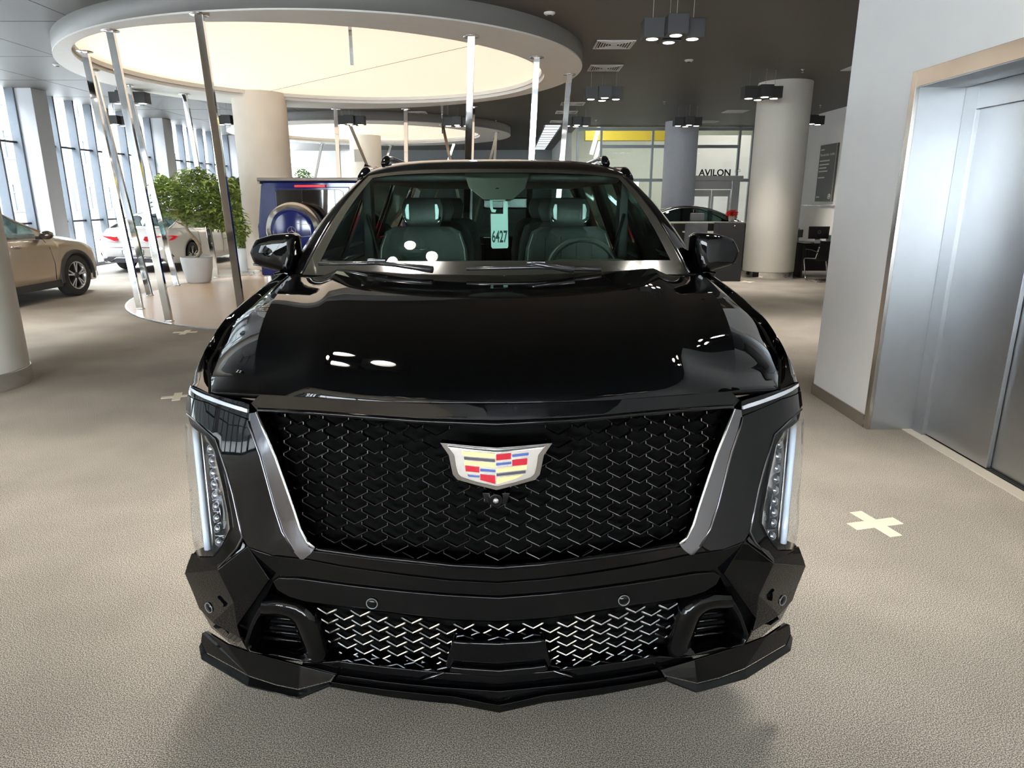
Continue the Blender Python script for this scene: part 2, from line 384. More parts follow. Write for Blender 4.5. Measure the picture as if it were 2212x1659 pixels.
# glowing rings
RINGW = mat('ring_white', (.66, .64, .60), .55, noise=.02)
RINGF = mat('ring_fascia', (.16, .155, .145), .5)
GLOW = mat('warm_light_panel', (1.0, .84, .66), .6, emit=.30)
def ring(cx, cy, outer, inner, ang, label, zb=3.80, pc=None):
    root = empty('ceiling_ring', (cx, cy, 0), 0, label, 'ceiling light')
    ca, sa = math.cos(ang), math.sin(ang)
    def el(rx, ry, z, n=160, c=(0, 0)):
        return [(c[0] + rx * math.cos(t) * ca - ry * math.sin(t) * sa, c[1] + rx * math.cos(t) * sa + ry * math.sin(t) * ca, z) for t in [2 * math.pi * i / n for i in range(n)]]
    pc = pc or (0, 0)
    def loop(*rs):
        b = MB(); n = len(rs[0])
        for r in rs: b.v += r
        for k in range(len(rs) - 1):
            b.f += [(k * n + i, k * n + (i + 1) % n, (k + 1) * n + (i + 1) % n, (k + 1) * n + i) for i in range(n)]
        return b
    (ox, oy), (ix, iy) = outer, inner
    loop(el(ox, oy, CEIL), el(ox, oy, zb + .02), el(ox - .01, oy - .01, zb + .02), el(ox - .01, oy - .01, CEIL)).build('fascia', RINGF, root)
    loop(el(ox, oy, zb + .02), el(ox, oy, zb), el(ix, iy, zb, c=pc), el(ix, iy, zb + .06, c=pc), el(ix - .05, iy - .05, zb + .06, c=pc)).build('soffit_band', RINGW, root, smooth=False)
    loop(el(ix - .05, iy - .05, zb + .06, c=pc), el(ix - .05, iy - .05, zb + .18, c=pc)).build('inner_upstand', RINGW, root)
    pts = el(ix - .02, iy - .02, zb + .13, c=pc)
    # luminous stretch ceiling in two sheets with a narrow joint between them
    a = R(-44.6)
    for sgn in (1, -1):
        bm = bmesh.new(); f = bm.faces.new([bm.verts.new(p) for p in pts])
        nrm = Vector((math.cos(a + R(90)), math.sin(a + R(90)), 0)) * sgn
        bmesh.ops.bisect_plane(bm, geom=bm.verts[:] + bm.edges[:] + bm.faces[:], plane_co=Vector((1.2, -.5, 0)) + nrm * .012, plane_no=nrm, clear_inner=True)
        for f in bm.faces:
            if f.normal.z > 0: f.normal_flip()
        me = bpy.data.meshes.new('light_panel'); bm.to_mesh(me); bm.free()
        link('light_panel', me, GLOW, root, smooth=False)
    return root
ring(-3.24, 13.15, (4.12, 4.74), (3.85, 3.62), math.atan2(-.666, -.746), 'large white ceiling ring with warm glowing disc above the timber platform', pc=(.06, -.2))
ring(-4.75, 24.9, (4.7, 4.7), (3.75, 3.75), 0, 'farther glowing ceiling ring seen under the rim of the large one', pc=(-.1, -.1))

ring(-4.6, -4.6, (4.2, 4.2), (3.6, 3.6), 0, 'added glowing ceiling ring, unseen behind the viewer, lighting the foreground')  # unseen extra ring, added to brighten the lift wall and near carpet

# slanted chrome poles
def pole(p, q, w, lab, grp='slanted chrome poles'):
    o = empty('slanted_pole', q, 0, lab, 'pole', grp)
    t = Vector(p) - Vector(q)
    MB().beam((0, 0, .0), tuple(t), w, w * .62).build('shaft', CHR, o, smooth=False, bevel=.003)
    MB().cyl((t.x, t.y, t.z - .012), .11, .012, 24).build('ceiling_plate', CHR, o)
    MB().cyl((0, 0, 0), .07, .008, 20).build('foot_plate', SIL, o)
k_ = (3.8 - EYE) / (3.6 - EYE)
tops = [(-6.26, 10.94), (-5.157, 9.655), (-3.664, 8.856), (-.54, 9.99), (.38, 11.38), (1.0, 12.87), (-7.03, 12.43), (-7.31, 14.02), (-6.78, 15.22), (-4.25, 17.64), (-2.56, 17.64), (-.914, 17.21)]
feet = [(-5.91, 10.80), (-4.90, 9.663), (-3.80, 9.551), (-.75, 10.6), (.20, 11.6), (.72, 12.9), (-6.55, 12.35), (-6.75, 13.8), (-6.65, 15.5), (-4.2, 17.2), (-2.62, 17.2), (-1.05, 16.8)]
names = ['leftmost of the three thick slanted chrome poles before the ficus', 'middle one of the thick slanted chrome poles, crossing the white coupe', 'slanted chrome pole crossing the potted ficus crown',
         'chrome pole above the roof centre, its lower part blue with reflected light', 'second blue-tinged chrome pole behind the big black car, under the ring rim', 'chrome pole farthest right on the large ring',
         'thin chrome pole close behind the leftmost thick pole', 'thin chrome pole behind the middle thick pole', 'thin chrome pole between the pilasters, above the ficus',
         'thin cream-lit pole beside the column with the small plate', 'thin cream-lit pole above the left roof rail of the black car', 'thin pole hidden mostly behind the roof-centre pole']
for i in range(12): pole((*tops[i], 3.8), (*feet[i], .0205 if math.hypot(feet[i][0] + 2.42, feet[i][1] - 13.2) < 4.5 else 0), .095, names[i])
def _px(i): a = R(200 + i * 36); return (-4.75 + 4.4 * math.cos(a)) / (24.9 + 4.4 * math.sin(a))
ords = 'first second third fourth fifth sixth seventh eighth ninth tenth'.split(); rank = {i: ords[k] for k, i in enumerate(sorted(range(10), key=_px))}
for i in range(10):
    a = R(200 + i * 36); x, y = -4.75 + 4.4 * math.cos(a), 24.9 + 4.4 * math.sin(a)
    pole((x, y, 3.8), (-4.75 + 4.0 * math.cos(a + .35), 24.9 + 4.0 * math.sin(a + .35), 0), .085, '%s slim pole counted from the left under the far glowing ring' % rank[i], 'poles of the far ring')

# timber display disc
pf = empty('display_platform', (-2.42, 13.2, 0), 0, 'low round pale timber platform under the large ring', 'platform')
def wood():
    m = bpy.data.materials.new('pale_timber'); m.use_nodes = True; nt = m.node_tree; b = nt.nodes['Principled BSDF']
    b.inputs['Roughness'].default_value = .28
    tc = nt.nodes.new('ShaderNodeTexCoord'); mp = nt.nodes.new('ShaderNodeMapping'); mp.inputs['Scale'].default_value = (.8, 9, 1)
    n = nt.nodes.new('ShaderNodeTexNoise'); n.inputs['Scale'].default_value = 2.2; n.inputs['Detail'].default_value = 6
    r = nt.nodes.new('ShaderNodeValToRGB'); r.color_ramp.elements[0].color = (.55, .39, .26, 1); r.color_ramp.elements[1].color = (.70, .53, .385, 1)
    nt.links.new(tc.outputs['Object'], mp.inputs[0]); nt.links.new(mp.outputs[0], n.inputs['Vector']); nt.links.new(n.outputs['Fac'], r.inputs[0]); nt.links.new(r.outputs[0], b.inputs['Base Color'])
    return m
WOODM = wood()
cc = Vector((-5.55 + 2.42, 16.1 - 13.2))      # notch where the column passes
def notched(r):
    out = []
    for i in range(240):
        a = 2 * math.pi * i / 240; p = Vector((r * math.cos(a), r * math.sin(a)))
        if (p - cc).length < .62:
            u = Vector((math.cos(a), math.sin(a))); b = u.dot(cc); disc = b * b - cc.length_squared + .62 ** 2
            if disc > 0: p = u * min(r, b - math.sqrt(disc))
        out.append((p.x, p.y))
    return out
MB().prism(notched(4.4), lambda p: (p[0], p[1], 0), lambda p: (p[0], p[1], .02)).build('deck', WOODM, pf, smooth=False)
nr = notched(4.43); ni = notched(4.4)
MB().grid([[(p[0], p[1], z) for p in P + P[:1]] for P, z in ((ni, 0), (nr, 0), (nr, .022), (ni, .022))]).build('edge_strip', SIL, pf, smooth=False)

# pendants: clusters of four hanging box lamps
LB = mat('lamp_box', (.040, .039, .039), .5, noise=.05)
LENS = mat('lamp_lens', (1, .93, .82), .5, emit=6)
CAB = mat('cable_grey', (.35, .34, .32), .5)
def make_pendant():
    r = empty('pendant_lamp')
    for (x, y) in ((-.24, 0), (0, -.19), (0, .19), (.24, 0)):
        b = MB().box(x - .12, x + .12, y - .12, y + .12, 0, .21).build('lamp_box', LB, r, smooth=False, bevel=.004)
        o = MB().lathe([(.0, -.004), (.062, -.004), (.07, 0)], (x, y, 0), 24).build('lens', LENS, b)
        o = MB().tube([(x, y, .21), (x, y, CEIL - 3.55)], .004, 5).build('cable', CAB, b)
    return r
pend0 = make_pendant(); used = False
PL = [(1.914, 8.961, 'nearest four-box pendant lamp, beside the square vent', 1), (1.754, 14.1, 'four-box pendant lamp right of the large ring, left of the pale column', 1), (4.75, 14.0, 'four-box pendant lamp hanging before the pale column top', 1),
      (4.6, 19.1, 'four-box pendant lamp before the grey column near the glass wall', 0), (1.69, 19.1, 'four-box pendant lamp by the chrome pole farthest right', 0), (-1.43, 19.1, 'small four-box pendant lamp just above the far ring, right side', 0),
      (-7.66, 14.72, 'four-box pendant lamp behind the left rim of the large ring', 1), (-7.27, 18.8, 'four-box pendant lamp peeping out left of the beige column', 0), (-4.15, 18.8, 'four-box pendant lamp above the column with the small plate', 0),
      (7.66, 18.8, 'four-box pendant lamp half hidden right of the pale column', 1), (-10.2, 18.9, 'four-box pendant lamp in front of the second pilaster', 0),
      (-1.05, 3.6, None, 1), (1.8, 3.6, None, 1), (-4.3, 3.6, None, 1), (-7.4, 3.6, None, 1), (-1.3, -1.2, None, 1), (1.9, -1.2, None, 1), (-4.3, -1.2, None, 1), (-7.4, -1.2, None, 1), (-7.3, 9.0, None, 1),
      (4.85, 8.9, None, 1), (-1.3, -6, None, 1), (-6, -6, None, 1), (1.9, -6, None, 1)]
for (x, y, lab, on) in PL:
    p = pend0 if not used else copy_tree(pend0); used = True
    p.location = (x, y, 3.55); tag(p, lab or 'four-box pendant lamp above or behind the viewer', 'pendant lamp', 'pendant lamps in clusters of four')
    l = bpy.data.lights.new('pendant_spot', 'SPOT'); l.energy = SPOT_W if y < 7 or on else SPOT_W * .7; l.spot_size = R(88); l.spot_blend = 1.0; l.shadow_soft_size = .09; l.color = (1, .93, .83)
    l.energy *= .25; l.shadow_soft_size = .06
    for (dx, dy) in ((-.24, 0), (0, -.19), (0, .19), (.24, 0)):
        o = bpy.data.objects.new('pendant_spot', l); COL.objects.link(o); o.location = (x + dx, y + dy, 3.535)

# ceiling vents, detectors, sprinklers
SLM = mat('vent_white', (.62, .61, .58), .5)
def make_vent(s=.6):
    r = empty('ceiling_vent')
    h = s / 2; z = CEIL
    MB().box(-h + .03, h - .03, -h + .03, h - .03, z - .004, z - .001).build('plenum', VOID, r, smooth=False)
    b = MB()
    for (x0, x1, y0, y1) in ((-h, h, -h, -h + .03), (-h, h, h - .03, h), (-h, -h + .03, -h, h), (h - .03, h, -h, h)): b.box(x0, x1, y0, y1, z - .014, z)
    b.build('frame', SLM, r, smooth=False)
    b = MB(); b.box(-.045, .045, -.045, .045, z - .02, z - .004)
    for k in range(1, 6):
        t = .05 + (h - .06) * k / 6
        for s_ in (1, -1):
            b.box(-t, t, s_ * t - .007, s_ * t + .007, z - .02, z - .004); b.box(s_ * t - .007, s_ * t + .007, -t, t, z - .02, z - .004)
    o = b.build('blades', SLM, r, smooth=False); o['kind'] = 'stuff'
    return r
vent0 = make_vent(); used = False
for (x, y, lab) in ((1.6, 11.75, 'nearest square ceiling vent, beside the nearest pendant lamp'), (1.72, 13.75, 'square ceiling vent touching the right edge of the large ring'), (1.55, 18.7, 'square ceiling vent just beyond the second pendant lamp'),
                    (1.53, 20.5, 'square ceiling vent behind the chrome pole farthest right'), (1.5, 22.9, 'last square vent in the row, by the pendant over the glass wall'), (6.2, 20.3, 'square ceiling vent left of the pale column top'),
                    (6.15, 22.9, 'square vent close to the glass wall, beside a pendant'), (6.5, 13.7, 'square vent peeping past the lift wall corner'),
                    (-7.2, 16.6, 'square vent behind the middle thick pole near the windows'), (-6.2, 18.5, 'square vent beside the thin pole over the ficus'), (-2.7, 20.6, 'square vent above the far ring, between two thin poles')):
    v = vent0 if not used else copy_tree(vent0); used = True
    v.location = (x, y, 0); tag(v, lab, 'vent', 'square ceiling vents')
for (x, y, lab) in ((.488, 9.85, 'round smoke detector on the ceiling right of the large ring'), (3.09, 13.0, 'small round detector below the nearest pendant lamp'), (-8.2, 13.4, 'round recessed detector in the grey ceiling by the windows')):
    r = empty('smoke_detector', (x, y, CEIL), 0, lab, 'detector')
    MB().lathe([(.075, 0), (.075, -.012), (.055, -.03), (0, -.034)], n=24).build('housing', SLM, r)
    MB().lathe([(.03, -.033), (.03, -.042), (0, -.044)], n=16).build('sensor', DK, r)
sp0 = None
for i, (px, py) in enumerate(((5.45, 13.9), (3.8, 18.3), (8.0, 19.0), (2.6, 22.5), (-.5, 22.6), (-2.2, 22.0))):
    lab = ['sprinkler head in the ceiling above the pale column', 'sprinkler head above the grey column', 'sprinkler head near the poster wall', 'sprinkler head close to the glass wall', 'sprinkler head above the right end of the far ring', 'sprinkler head beside the thin cream-lit pole'][i]
    if sp0 is None:
        sp0 = empty('sprinkler'); MB().cyl((0, 0, -.03), .012, .03, 10).build('stem', SLM, sp0); MB().cyl((0, 0, -.008), .035, .008, 16).build('cup', SLM, sp0); MB().cyl((0, 0, -.06), .022, .006, 12).build('deflector', SLM, sp0)
        s_ = sp0
    else: s_ = copy_tree(sp0)
    s_.location = (px, py, CEIL); tag(s_, lab, 'sprinkler', 'ceiling sprinklers')
for (x, y, z, lab) in ((-2.09, 9.72, 3.82, 'short steel rod hanging inside the front rim of the large ring'), (-2.0, 20.9, 3.939, 'short steel rod hanging before the far ring')):
    r = empty('hanging_rod', (x, y, z), 0, lab, 'rod')
    MB().box(-.022, .022, -.015, .015, -.42, .1).build('rod', CHR, r, smooth=False); MB().cyl((0, 0, .1), .05, .01, 16).build('plate', SIL, r)

# floor crosses
TAPE = mat('cream_tape', (.80, .74, .60), .6)
for (x, y, rz, s, lab) in ((1.982, 3.40, 14, .30, 'cream cross sticker on the carpet between the black car and the lift'), (-4.336, 8.93, 8, .30, 'cream cross sticker in front of the timber platform'), (-3.0, 5.88, 20, .26, 'cream cross sticker beside the left headlamp of the black car'),
                           (5.0, 14.6, 10, .34, 'cream cross sticker at the foot of the pale column'), (-7.73, 14.8, 5, .34, 'cream cross sticker behind the white coupe, by the plant pot')):
    t = MB()
    t.add([(-s / 2, -s * .13, 0), (-s * .13, -s * .13, 0), (-s * .13, -s / 2, 0), (s * .13, -s / 2, 0), (s * .13, -s * .13, 0), (s / 2, -s * .13, 0), (s / 2, s * .13, 0), (s * .13, s * .13, 0), (s * .13, s / 2, 0), (-s * .13, s / 2, 0), (-s * .13, s * .13, 0), (-s / 2, s * .13, 0)], [tuple(range(12))])
    o = t.build('floor_cross', TAPE, smooth=False, fix=False); o.location = (x, y, .004); o.rotation_euler = (0, 0, R(rz))
    sm = o.modifiers.new('s', 'SOLIDIFY'); sm.thickness = .003
    tag(o, lab, 'floor marker', 'cross stickers on the floor')

# outside: pale apartment block with a grid of windows, street
og = B('ground_outside', mat('street', (.45, .45, .45), .9), (-60, XW - .25, -40, 70, -.6, -.4)); tag(og, kind='structure')
ab = empty('apartment_building', (-27, 0, -.4), 0, 'long pale apartment building seen through the showroom windows', 'building')
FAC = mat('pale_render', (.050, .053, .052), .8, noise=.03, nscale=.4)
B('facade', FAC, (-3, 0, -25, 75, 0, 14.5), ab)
WFR = mat('white_window_frame', (.10, .105, .108), .5); WPN = mat('street_glass', (.028, .036, .04), .15, coat=.5)
fr = MB(); 
for (a0, a1, z0, z1) in ((-.9, .9, 0, .07), (-.9, .9, 1.43, 1.5), (-.9, -.83, .07, 1.43), (.83, .9, .07, 1.43), (-.04, .04, .07, 1.43), (-.83, -.04, 1.0, 1.05)): fr.box(-.02, .08, a0, a1, z0, z1)
frm = fr.mesh('window'); pnm = MB().box(-.01, .03, -.83, .83, .07, 1.43).mesh('window_pane')
frm.materials.append(WFR); pnm.materials.append(WPN)
for j in range(5):
    for i in range(19):
        w_ = bpy.data.objects.new('window', frm); COL.objects.link(w_); w_.parent = ab; w_.location = (0, 8 + i * 3.05, 1.4 + j * 2.75)
        p_ = bpy.data.objects.new('pane', pnm); COL.objects.link(p_); p_.parent = w_
# ------------------------------------------------------------------ generic cars (lofted body with wheel arches)
def itp(tab, y):
    return float(np.interp(y, [a for a, _ in tab], [b for _, b in tab]))
def sitp(tab, y):
    xs = [a for a, _ in tab]; k = max(0, min(len(xs) - 2, int(np.searchsorted(xs, y) - 1)))
    p = tab[max(k - 1, 0)], tab[k], tab[k + 1], tab[min(k + 2, len(tab) - 1)]
    t = (y - xs[k]) / max(1e-9, xs[k + 1] - xs[k]); t = min(1, max(0, t)); h = xs[k + 1] - xs[k]
    m1 = (p[2][1] - p[0][1]) / max(1e-9, p[2][0] - p[0][0]) * h; m2 = (p[3][1] - p[1][1]) / max(1e-9, p[3][0] - p[1][0]) * h
    t2, t3 = t * t, t * t * t
    return (2 * t3 - 3 * t2 + 1) * p[1][1] + (t3 - 2 * t2 + t) * m1 + (-2 * t3 + 3 * t2) * p[2][1] + (t3 - t2) * m2
def wheel(root, x, y, r, w, side, rimr, spoke=5, label=None, dark=False):
    """tyre, rim and hub as parts; side = +1 outer face towards +x"""
    t = MB().lathe([(rimr, -w / 2), (r - .03, -w / 2), (r - .008, -w / 2 + .02), (r, -w / 2 + .05), (r, w / 2 - .05), (r - .008, w / 2 - .02), (r - .03, w / 2), (rimr, w / 2), (rimr - .005, w / 2 - .03), (rimr - .02, 0), (rimr - .005, -w / 2 + .03), (rimr, -w / 2)], (0, 0, 0), 48, 'x').build('tyre', RUB, root)
    t.location = (x, y, r)
    o = w / 2 * side
    rim = MB(); rim.lathe([(rimr, o - .012 * side), (rimr - .012, o - .004 * side), (rimr - .03, o - .02 * side), (rimr - .04, o - .09 * side)], n=48, axis='x')
    rm = rim.build('rim', SIL if not dark else DK, t)
    MB().cyl((o - .10 * side, 0, 0), rimr - .03, .005, 40, axis='x').build('brake_back', mat('wheel_well', (.02, .02, .02), .6), t)
    for k in range(spoke):
        for d in (-.13, .13):
            a = 2 * math.pi * k / spoke + .3; ar, br = a + d * .5, a + d * 1.25
            def P(rr, aa, wd, xx): return [(xx, rr * math.cos(aa) - wd * math.sin(aa), rr * math.sin(aa) + wd * math.cos(aa)), (xx, rr * math.cos(aa) + wd * math.sin(aa), rr * math.sin(aa) - wd * math.cos(aa))]
            q = P(.05, ar, .012, o - .022 * side) + P(rimr - .02, br, .014, o - .012 * side)
            q += [(v[0] - .03 * side, v[1], v[2]) for v in q]
            MB().add(q, [(0, 1, 3, 2), (4, 6, 7, 5), (0, 4, 5, 1), (2, 3, 7, 6), (0, 2, 6, 4), (1, 5, 7, 3)]).build('spoke', SIL, t, smooth=False)
    MB().cyl((o - .035 * side, 0, 0), .055, .02 * side, 20, axis='x').build('hub_cap', DK, t)
    return t
def car_body(root, paint, L, HW, belt, deck, bot, arches, roof, gw, side_w, roof_y, pane_y, plan, tuck=.90):
    """arches: [(y, z, r)]; roof: z table; gw: (belt half width factor, roof half width); plan: half width table"""
    ys = sorted(set([0, .02, .06, .12] + list(np.linspace(.2, L - .2, int(L / .09))) + [L - .12, L - .06, L - .02, L] + [a + d * r for a, _, r in arches for d in (-1, -.97, -.9, -.8, -.6, -.4, -.2, 0, .2, .4, .6, .8, .9, .97, 1)]))
    P = []
    for y in ys:
        hw = sitp(plan, y) * HW; zb = itp(bot, y)
        for (a, z, r) in arches:
            if abs(y - a) < r: zb = max(zb, z + math.sqrt(r * r - (y - a) ** 2))
        zs, zd = sitp(belt, y), sitp(deck, y)
        row = [(hw * .80, zb + .0), (hw * .985, zb), (hw * .995, zb + (zs - zb) * .25), (hw, zb + (zs - zb) * .5), (hw * .992, zb + (zs - zb) * .78), (hw * .975, zb + (zs - zb) * .90), (hw * tuck, zs), (hw * .80, zd + (zs - zd) * .2), (hw * .45, zd + .006), (0, zd + .012)]
        P.append([(x, y, z) for x, z in row] + [(-x, y, z) for x, z in row[-2::-1]])
    b = MB().grid(P); n = len(P[0])
    b.f.append(tuple(range(n - 1, -1, -1))); b.f.append(tuple((len(P) - 1) * n + i for i in range(n)))
    b.build('body_shell', paint, root, blim=50)
    # greenhouse
    y0, y1 = roof[0][0], roof[-1][0]; gy = list(np.linspace(y0, y1, 44)); rows = []
    for y in gy:
        hw = sitp(plan, y) * HW; zr = sitp(roof, y); zs = min(sitp(belt, y) - .015, zr); k = min(1, max(0, (zr - zs) / .42))
        wb = hw * tuck * .985; wr_ = wb - (wb - hw * side_w) * k
        row = [(wb, zs), (wb - (wb - wr_) * .55, zs + (zr - zs) * .55), (wr_, zr - .05 * k), (wr_ - .05 * k, zr - .012 * k), (wr_ * .5, zr + .008), (0, zr + .014)]
        rows.append([(x, y, z) for x, z in row] + [(-x, y, z) for x, z in row[-2::-1]])
    def sub(name, m, i0, i1, cols, off=0):
        bb = MB()
        for c0, c1 in cols: bb.grid([[(r[j][0] * (1 + off), r[j][1], r[j][2] + off) for j in range(c0, c1 + 1)] for r in rows[i0:i1 + 1]])
        return bb.build(name, m, root)
    ix = lambda y: int(round((y - y0) / (y1 - y0) * 43))
    r0, r1 = ix(roof_y[0]), ix(roof_y[1])
    sub('windscreen', CARG, 0, r0, [(2, 8)]); sub('rear_screen', CARG, r1, 43, [(2, 8)])
    sub('roof_panel', paint, r0, r1, [(2, 8)])
    p0, p1 = ix(pane_y[0]), ix(pane_y[1])
    sub('side_window', CARG, p0, p1, [(0, 2)]); sub('side_window', CARG, p0, p1, [(8, 10)])
    if p0 > 0: sub('front_pillar', paint, 0, p0, [(0, 2), (8, 10)])
    sub('rear_pillar', paint, p1, 43, [(0, 2), (8, 10)])
    for s in (1, -1):      # painted or dark strips framing the glass
        j = 2 if s > 0 else 8
        MB().tube([(r[j][0] * 1.004, r[j][1], r[j][2] + .004) for r in rows], .016, 6).build('roof_frame', paint if root.get('strip') != 'chrome' else CHR, root)
        j = 0 if s > 0 else 10
        MB().tube([(r[j][0] * 1.012, r[j][1], r[j][2] + .006) for r in rows[p0:p1 + 1]], .010, 6).build('belt_moulding', DCHR, root)
    return rows
CARG = glass('car_glass', (.25, .33, .32), ior=1.6, extra=.03)
PLAST = mat('black_plastic', (.03, .03, .03), .5, noise=.05)
SEAT = mat('cabin_dark', (.03, .03, .03), .7)

# ---- beige crossover at the left, seen from its right side, driving away
BEI = mat('beige_metallic', (.50, .41, .31), .30, metal=.45, coat=1)
sv = empty('beige_crossover_car', (-8.78, 13.42, 0), R(180 - 3), 'beige metallic crossover car by the windows, cut by the left edge', 'car')
car_body(sv, BEI, 4.7, .95, [(0, .72), (.25, .88), (.9, 1.0), (2.0, 1.05), (4.0, 1.12), (4.55, 1.08), (4.7, .95)], [(0, .74), (.3, .95), (1.25, 1.12), (1.5, 1.13), (4.1, 1.13), (4.6, 1.12), (4.7, .98)],
         [(0, .30), (.3, .24), (1.2, .27), (3.4, .27), (4.4, .3), (4.7, .42)], [(.87, .37, .41), (3.75, .37, .41)],
         [(1.28, 1.12), (1.7, 1.33), (2.15, 1.56), (2.6, 1.61), (3.2, 1.57), (3.9, 1.40), (4.5, 1.17)], None, .66, (2.1, 3.5), (1.55, 4.0),
         [(0, .72), (.1, .84), (.35, .95), (.9, 1.0), (3.8, 1.0), (4.4, .95), (4.6, .88), (4.7, .80)])
B('cabin_core', SEAT, (-.6, .6, 2.3, 4.0, .6, 1.22), sv)
for s in (1, -1):
    for y in (.87, 3.75):
        wheel(sv, s * .835, y, .37, .22, s, .255)
        MB().lathe([(.405, .955 * s), (.405, .90 * s), (.37, .90 * s)], (0, y, .37), 40, 'x', 0, math.pi).build('wheel_well', PLAST, sv)
        MB().lathe([(.40, .945 * s), (.40, .975 * s), (.455, .972 * s), (.46, .945 * s)], (0, y, .37), 40, 'x', R(-12), R(192)).build('arch_cladding', PLAST, sv)
    B('sill_cladding', PLAST, (s * .86 if s > 0 else -.955, .955 if s > 0 else -.86, 1.3, 3.32, .22, .34), sv, bevel=.01)
    # doors: seams, handles
    for y in (1.42, 2.42, 3.38):
        MB().tube([(s * .952, y + .02, .36), (s * .956, y, .62), (s * .945, y + .05, .9), (s * .87, y + .10, 1.06)], .004, 5).build('door_seam', VOID, sv)
    for y in (2.22, 3.18):
        MB().tube([(s * .935, y - .11, .955), (s * .965, y - .07, .96), (s * .965, y + .07, .965), (s * .935, y + .11, .965)], .014, 8).build('door_handle', CHR, sv)
    m_ = MB().lathe([(0, -.12), (.06, -.10), (.095, -.04), (.10, .03), (.07, .09), (0, .11)], n=16, axis='x').build('door_mirror', mat('bronze_mirror', (.10, .075, .055), .2, metal=.5, coat=1), sv)
    m_.location = (s * 1.03, 1.62, 1.12); m_.scale = (1, .8, .75)
    B('mirror_foot', PLAST, (min(s * .86, s * .98), max(s * .86, s * .98), 1.58, 1.66, 1.05, 1.10), sv)
    hl_ = MB().lathe([(0, -.17), (.05, -.12), (.07, 0), (.05, .12), (0, .17)], n=14, axis='y').build('head_lamp', mat('lamp_pale', (.6, .62, .62), .12, metal=.5), sv)
    hl_.location = (s * .78, .24, .76); hl_.rotation_euler = (0, 0, R(-32) * s)
MB().box(-.6, .6, -.03, .03, .42, .70).build('front_grille', PLAST, sv, smooth=False, bevel=.01)
MB().box(-.72, .72, -.03, .1, .26, .36).build('front_bumper_lip', DK, sv, smooth=False, bevel=.02)

# ---- white coupe, rear towards us
WPT = mat('pearl_white', (.60, .59, .57), .22, coat=1)
wc = empty('white_coupe_car', (-8.78, 21.1, 0), R(180 - 1.5), 'white two-door coupe with red tail lamps parked between windows and ficus', 'car')
car_body(wc, WPT, 4.8, .93, [(0, .62), (.3, .75), (1.2, .88), (2.4, .93), (3.9, .98), (4.5, .97), (4.72, .90), (4.8, .74)], [(0, .64), (.3, .80), (1.5, .98), (1.7, .99), (4.0, 1.06), (4.5, 1.05), (4.7, .99), (4.8, .78)],
         [(0, .24), (.3, .19), (4.3, .2), (4.62, .24), (4.8, .36)], [(.85, .34, .37), (3.73, .34, .38)],
         [(1.5, .98), (2.0, 1.20), (2.45, 1.38), (2.9, 1.43), (3.4, 1.38), (4.0, 1.17), (4.4, 1.03)], None, .62, (2.4, 3.45), (1.8, 3.75),
         [(0, .70), (.1, .82), (.4, .93), (.9, .99), (1.6, .97), (3.0, .97), (3.7, 1.0), (4.3, .96), (4.65, .88), (4.8, .80)], tuck=.87)
B('cabin_core', SEAT, (-.55, .55, 2.2, 4.0, .5, .98), wc)
for s in (1, -1):
    for y in (.85, 3.73):
        wheel(wc, s * .80, y, .34, .24, s, .25, dark=True)
        MB().lathe([(.375, .935 * s), (.375, .82 * s), (.34, .82 * s)], (0, y, .34), 40, 'x', 0, math.pi).build('wheel_well', VOID, wc)
    # tail lamp: red wedge with clear band
    TL = mat('tail_red', (.42, .01, .015), .12, coat=1, emit=.25)
    q = [(s * .30, 4.82, .775), (s * .34, 4.81, .855), (s * .70, 4.745, .865), (s * .875, 4.60, .87), (s * .91, 4.42, .85), (s * .90, 4.50, .79), (s * .87, 4.62, .76), (s * .72, 4.78, .745), (s * .36, 4.83, .745)]
    MB().prism(q, lambda p: (p[0] * 1.0, p[1] + .015, p[2]), lambda p: (p[0], p[1] - .05, p[2])).build('tail_lamp', TL, wc, smooth=False, bevel=.006)
    e = MB().lathe([(.045, .03), (.062, .05), (.07, .02), (.07, -.05)], n=20, axis='y').build('exhaust_trim', CHR, wc); e.location = (s * .60, 4.77, .305); e.scale = (1.7, 1, .62)
    MB().tube([(s * .80, 4.72, .47), (s * .845, 4.66, .45), (s * .86, 4.60, .38)], .012, 6).build('bumper_vent', VOID, wc)
    MB().tube([(s * .905, y_, .95) for y_ in (1.85, 2.7, 3.4)], .006, 5).build('belt_chrome', CHR, wc)
    MB().tube([(s * .915, 2.0, .30), (s * .925, 1.97, .60), (s * .90, 2.02, .90)], .004, 5).build('door_seam', VOID, wc)
    MB().tube([(s * .915, 3.28, .35), (s * .925, 3.30, .62), (s * .90, 3.32, .92)], .004, 5).build('door_seam', VOID, wc)
    mm = MB().lathe([(0, -.10), (.05, -.09), (.08, 0), (.05, .09), (0, .10)], n=14, axis='x').build('door_mirror', WPT, wc); mm.location = (s * .98, 1.95, 1.0)
MB().prism([(-.62, .40), (.62, .40), (.66, .30), (.56, .25), (-.56, .25), (-.66, .30)], lambda p: (p[0], 4.80, p[1]), lambda p: (p[0], 4.6, p[1])).build('rear_diffuser', mat('diffuser_grey', (.07, .07, .08), .3, metal=.4), wc, smooth=False, bevel=.01)
MB().tube([(-.52, 4.815, .30), (-.40, 4.82, .365), (.40, 4.82, .365), (.52, 4.815, .30)], .012, 8).build('diffuser_chrome', CHR, wc)
pr = MB(); 
for (a, b_, c_, d_) in ((-.26, .26, .43, .442), (-.26, .26, .538, .55), (-.26, -.248, .442, .538), (.248, .26, .442, .538)): pr.box(a, b_, 4.795, 4.815, c_, d_)
pr.build('plate_holder', DCHR, wc, smooth=False)
B('plate_blank', SIL, (-.248, .248, 4.79, 4.803, .442, .538), wc)
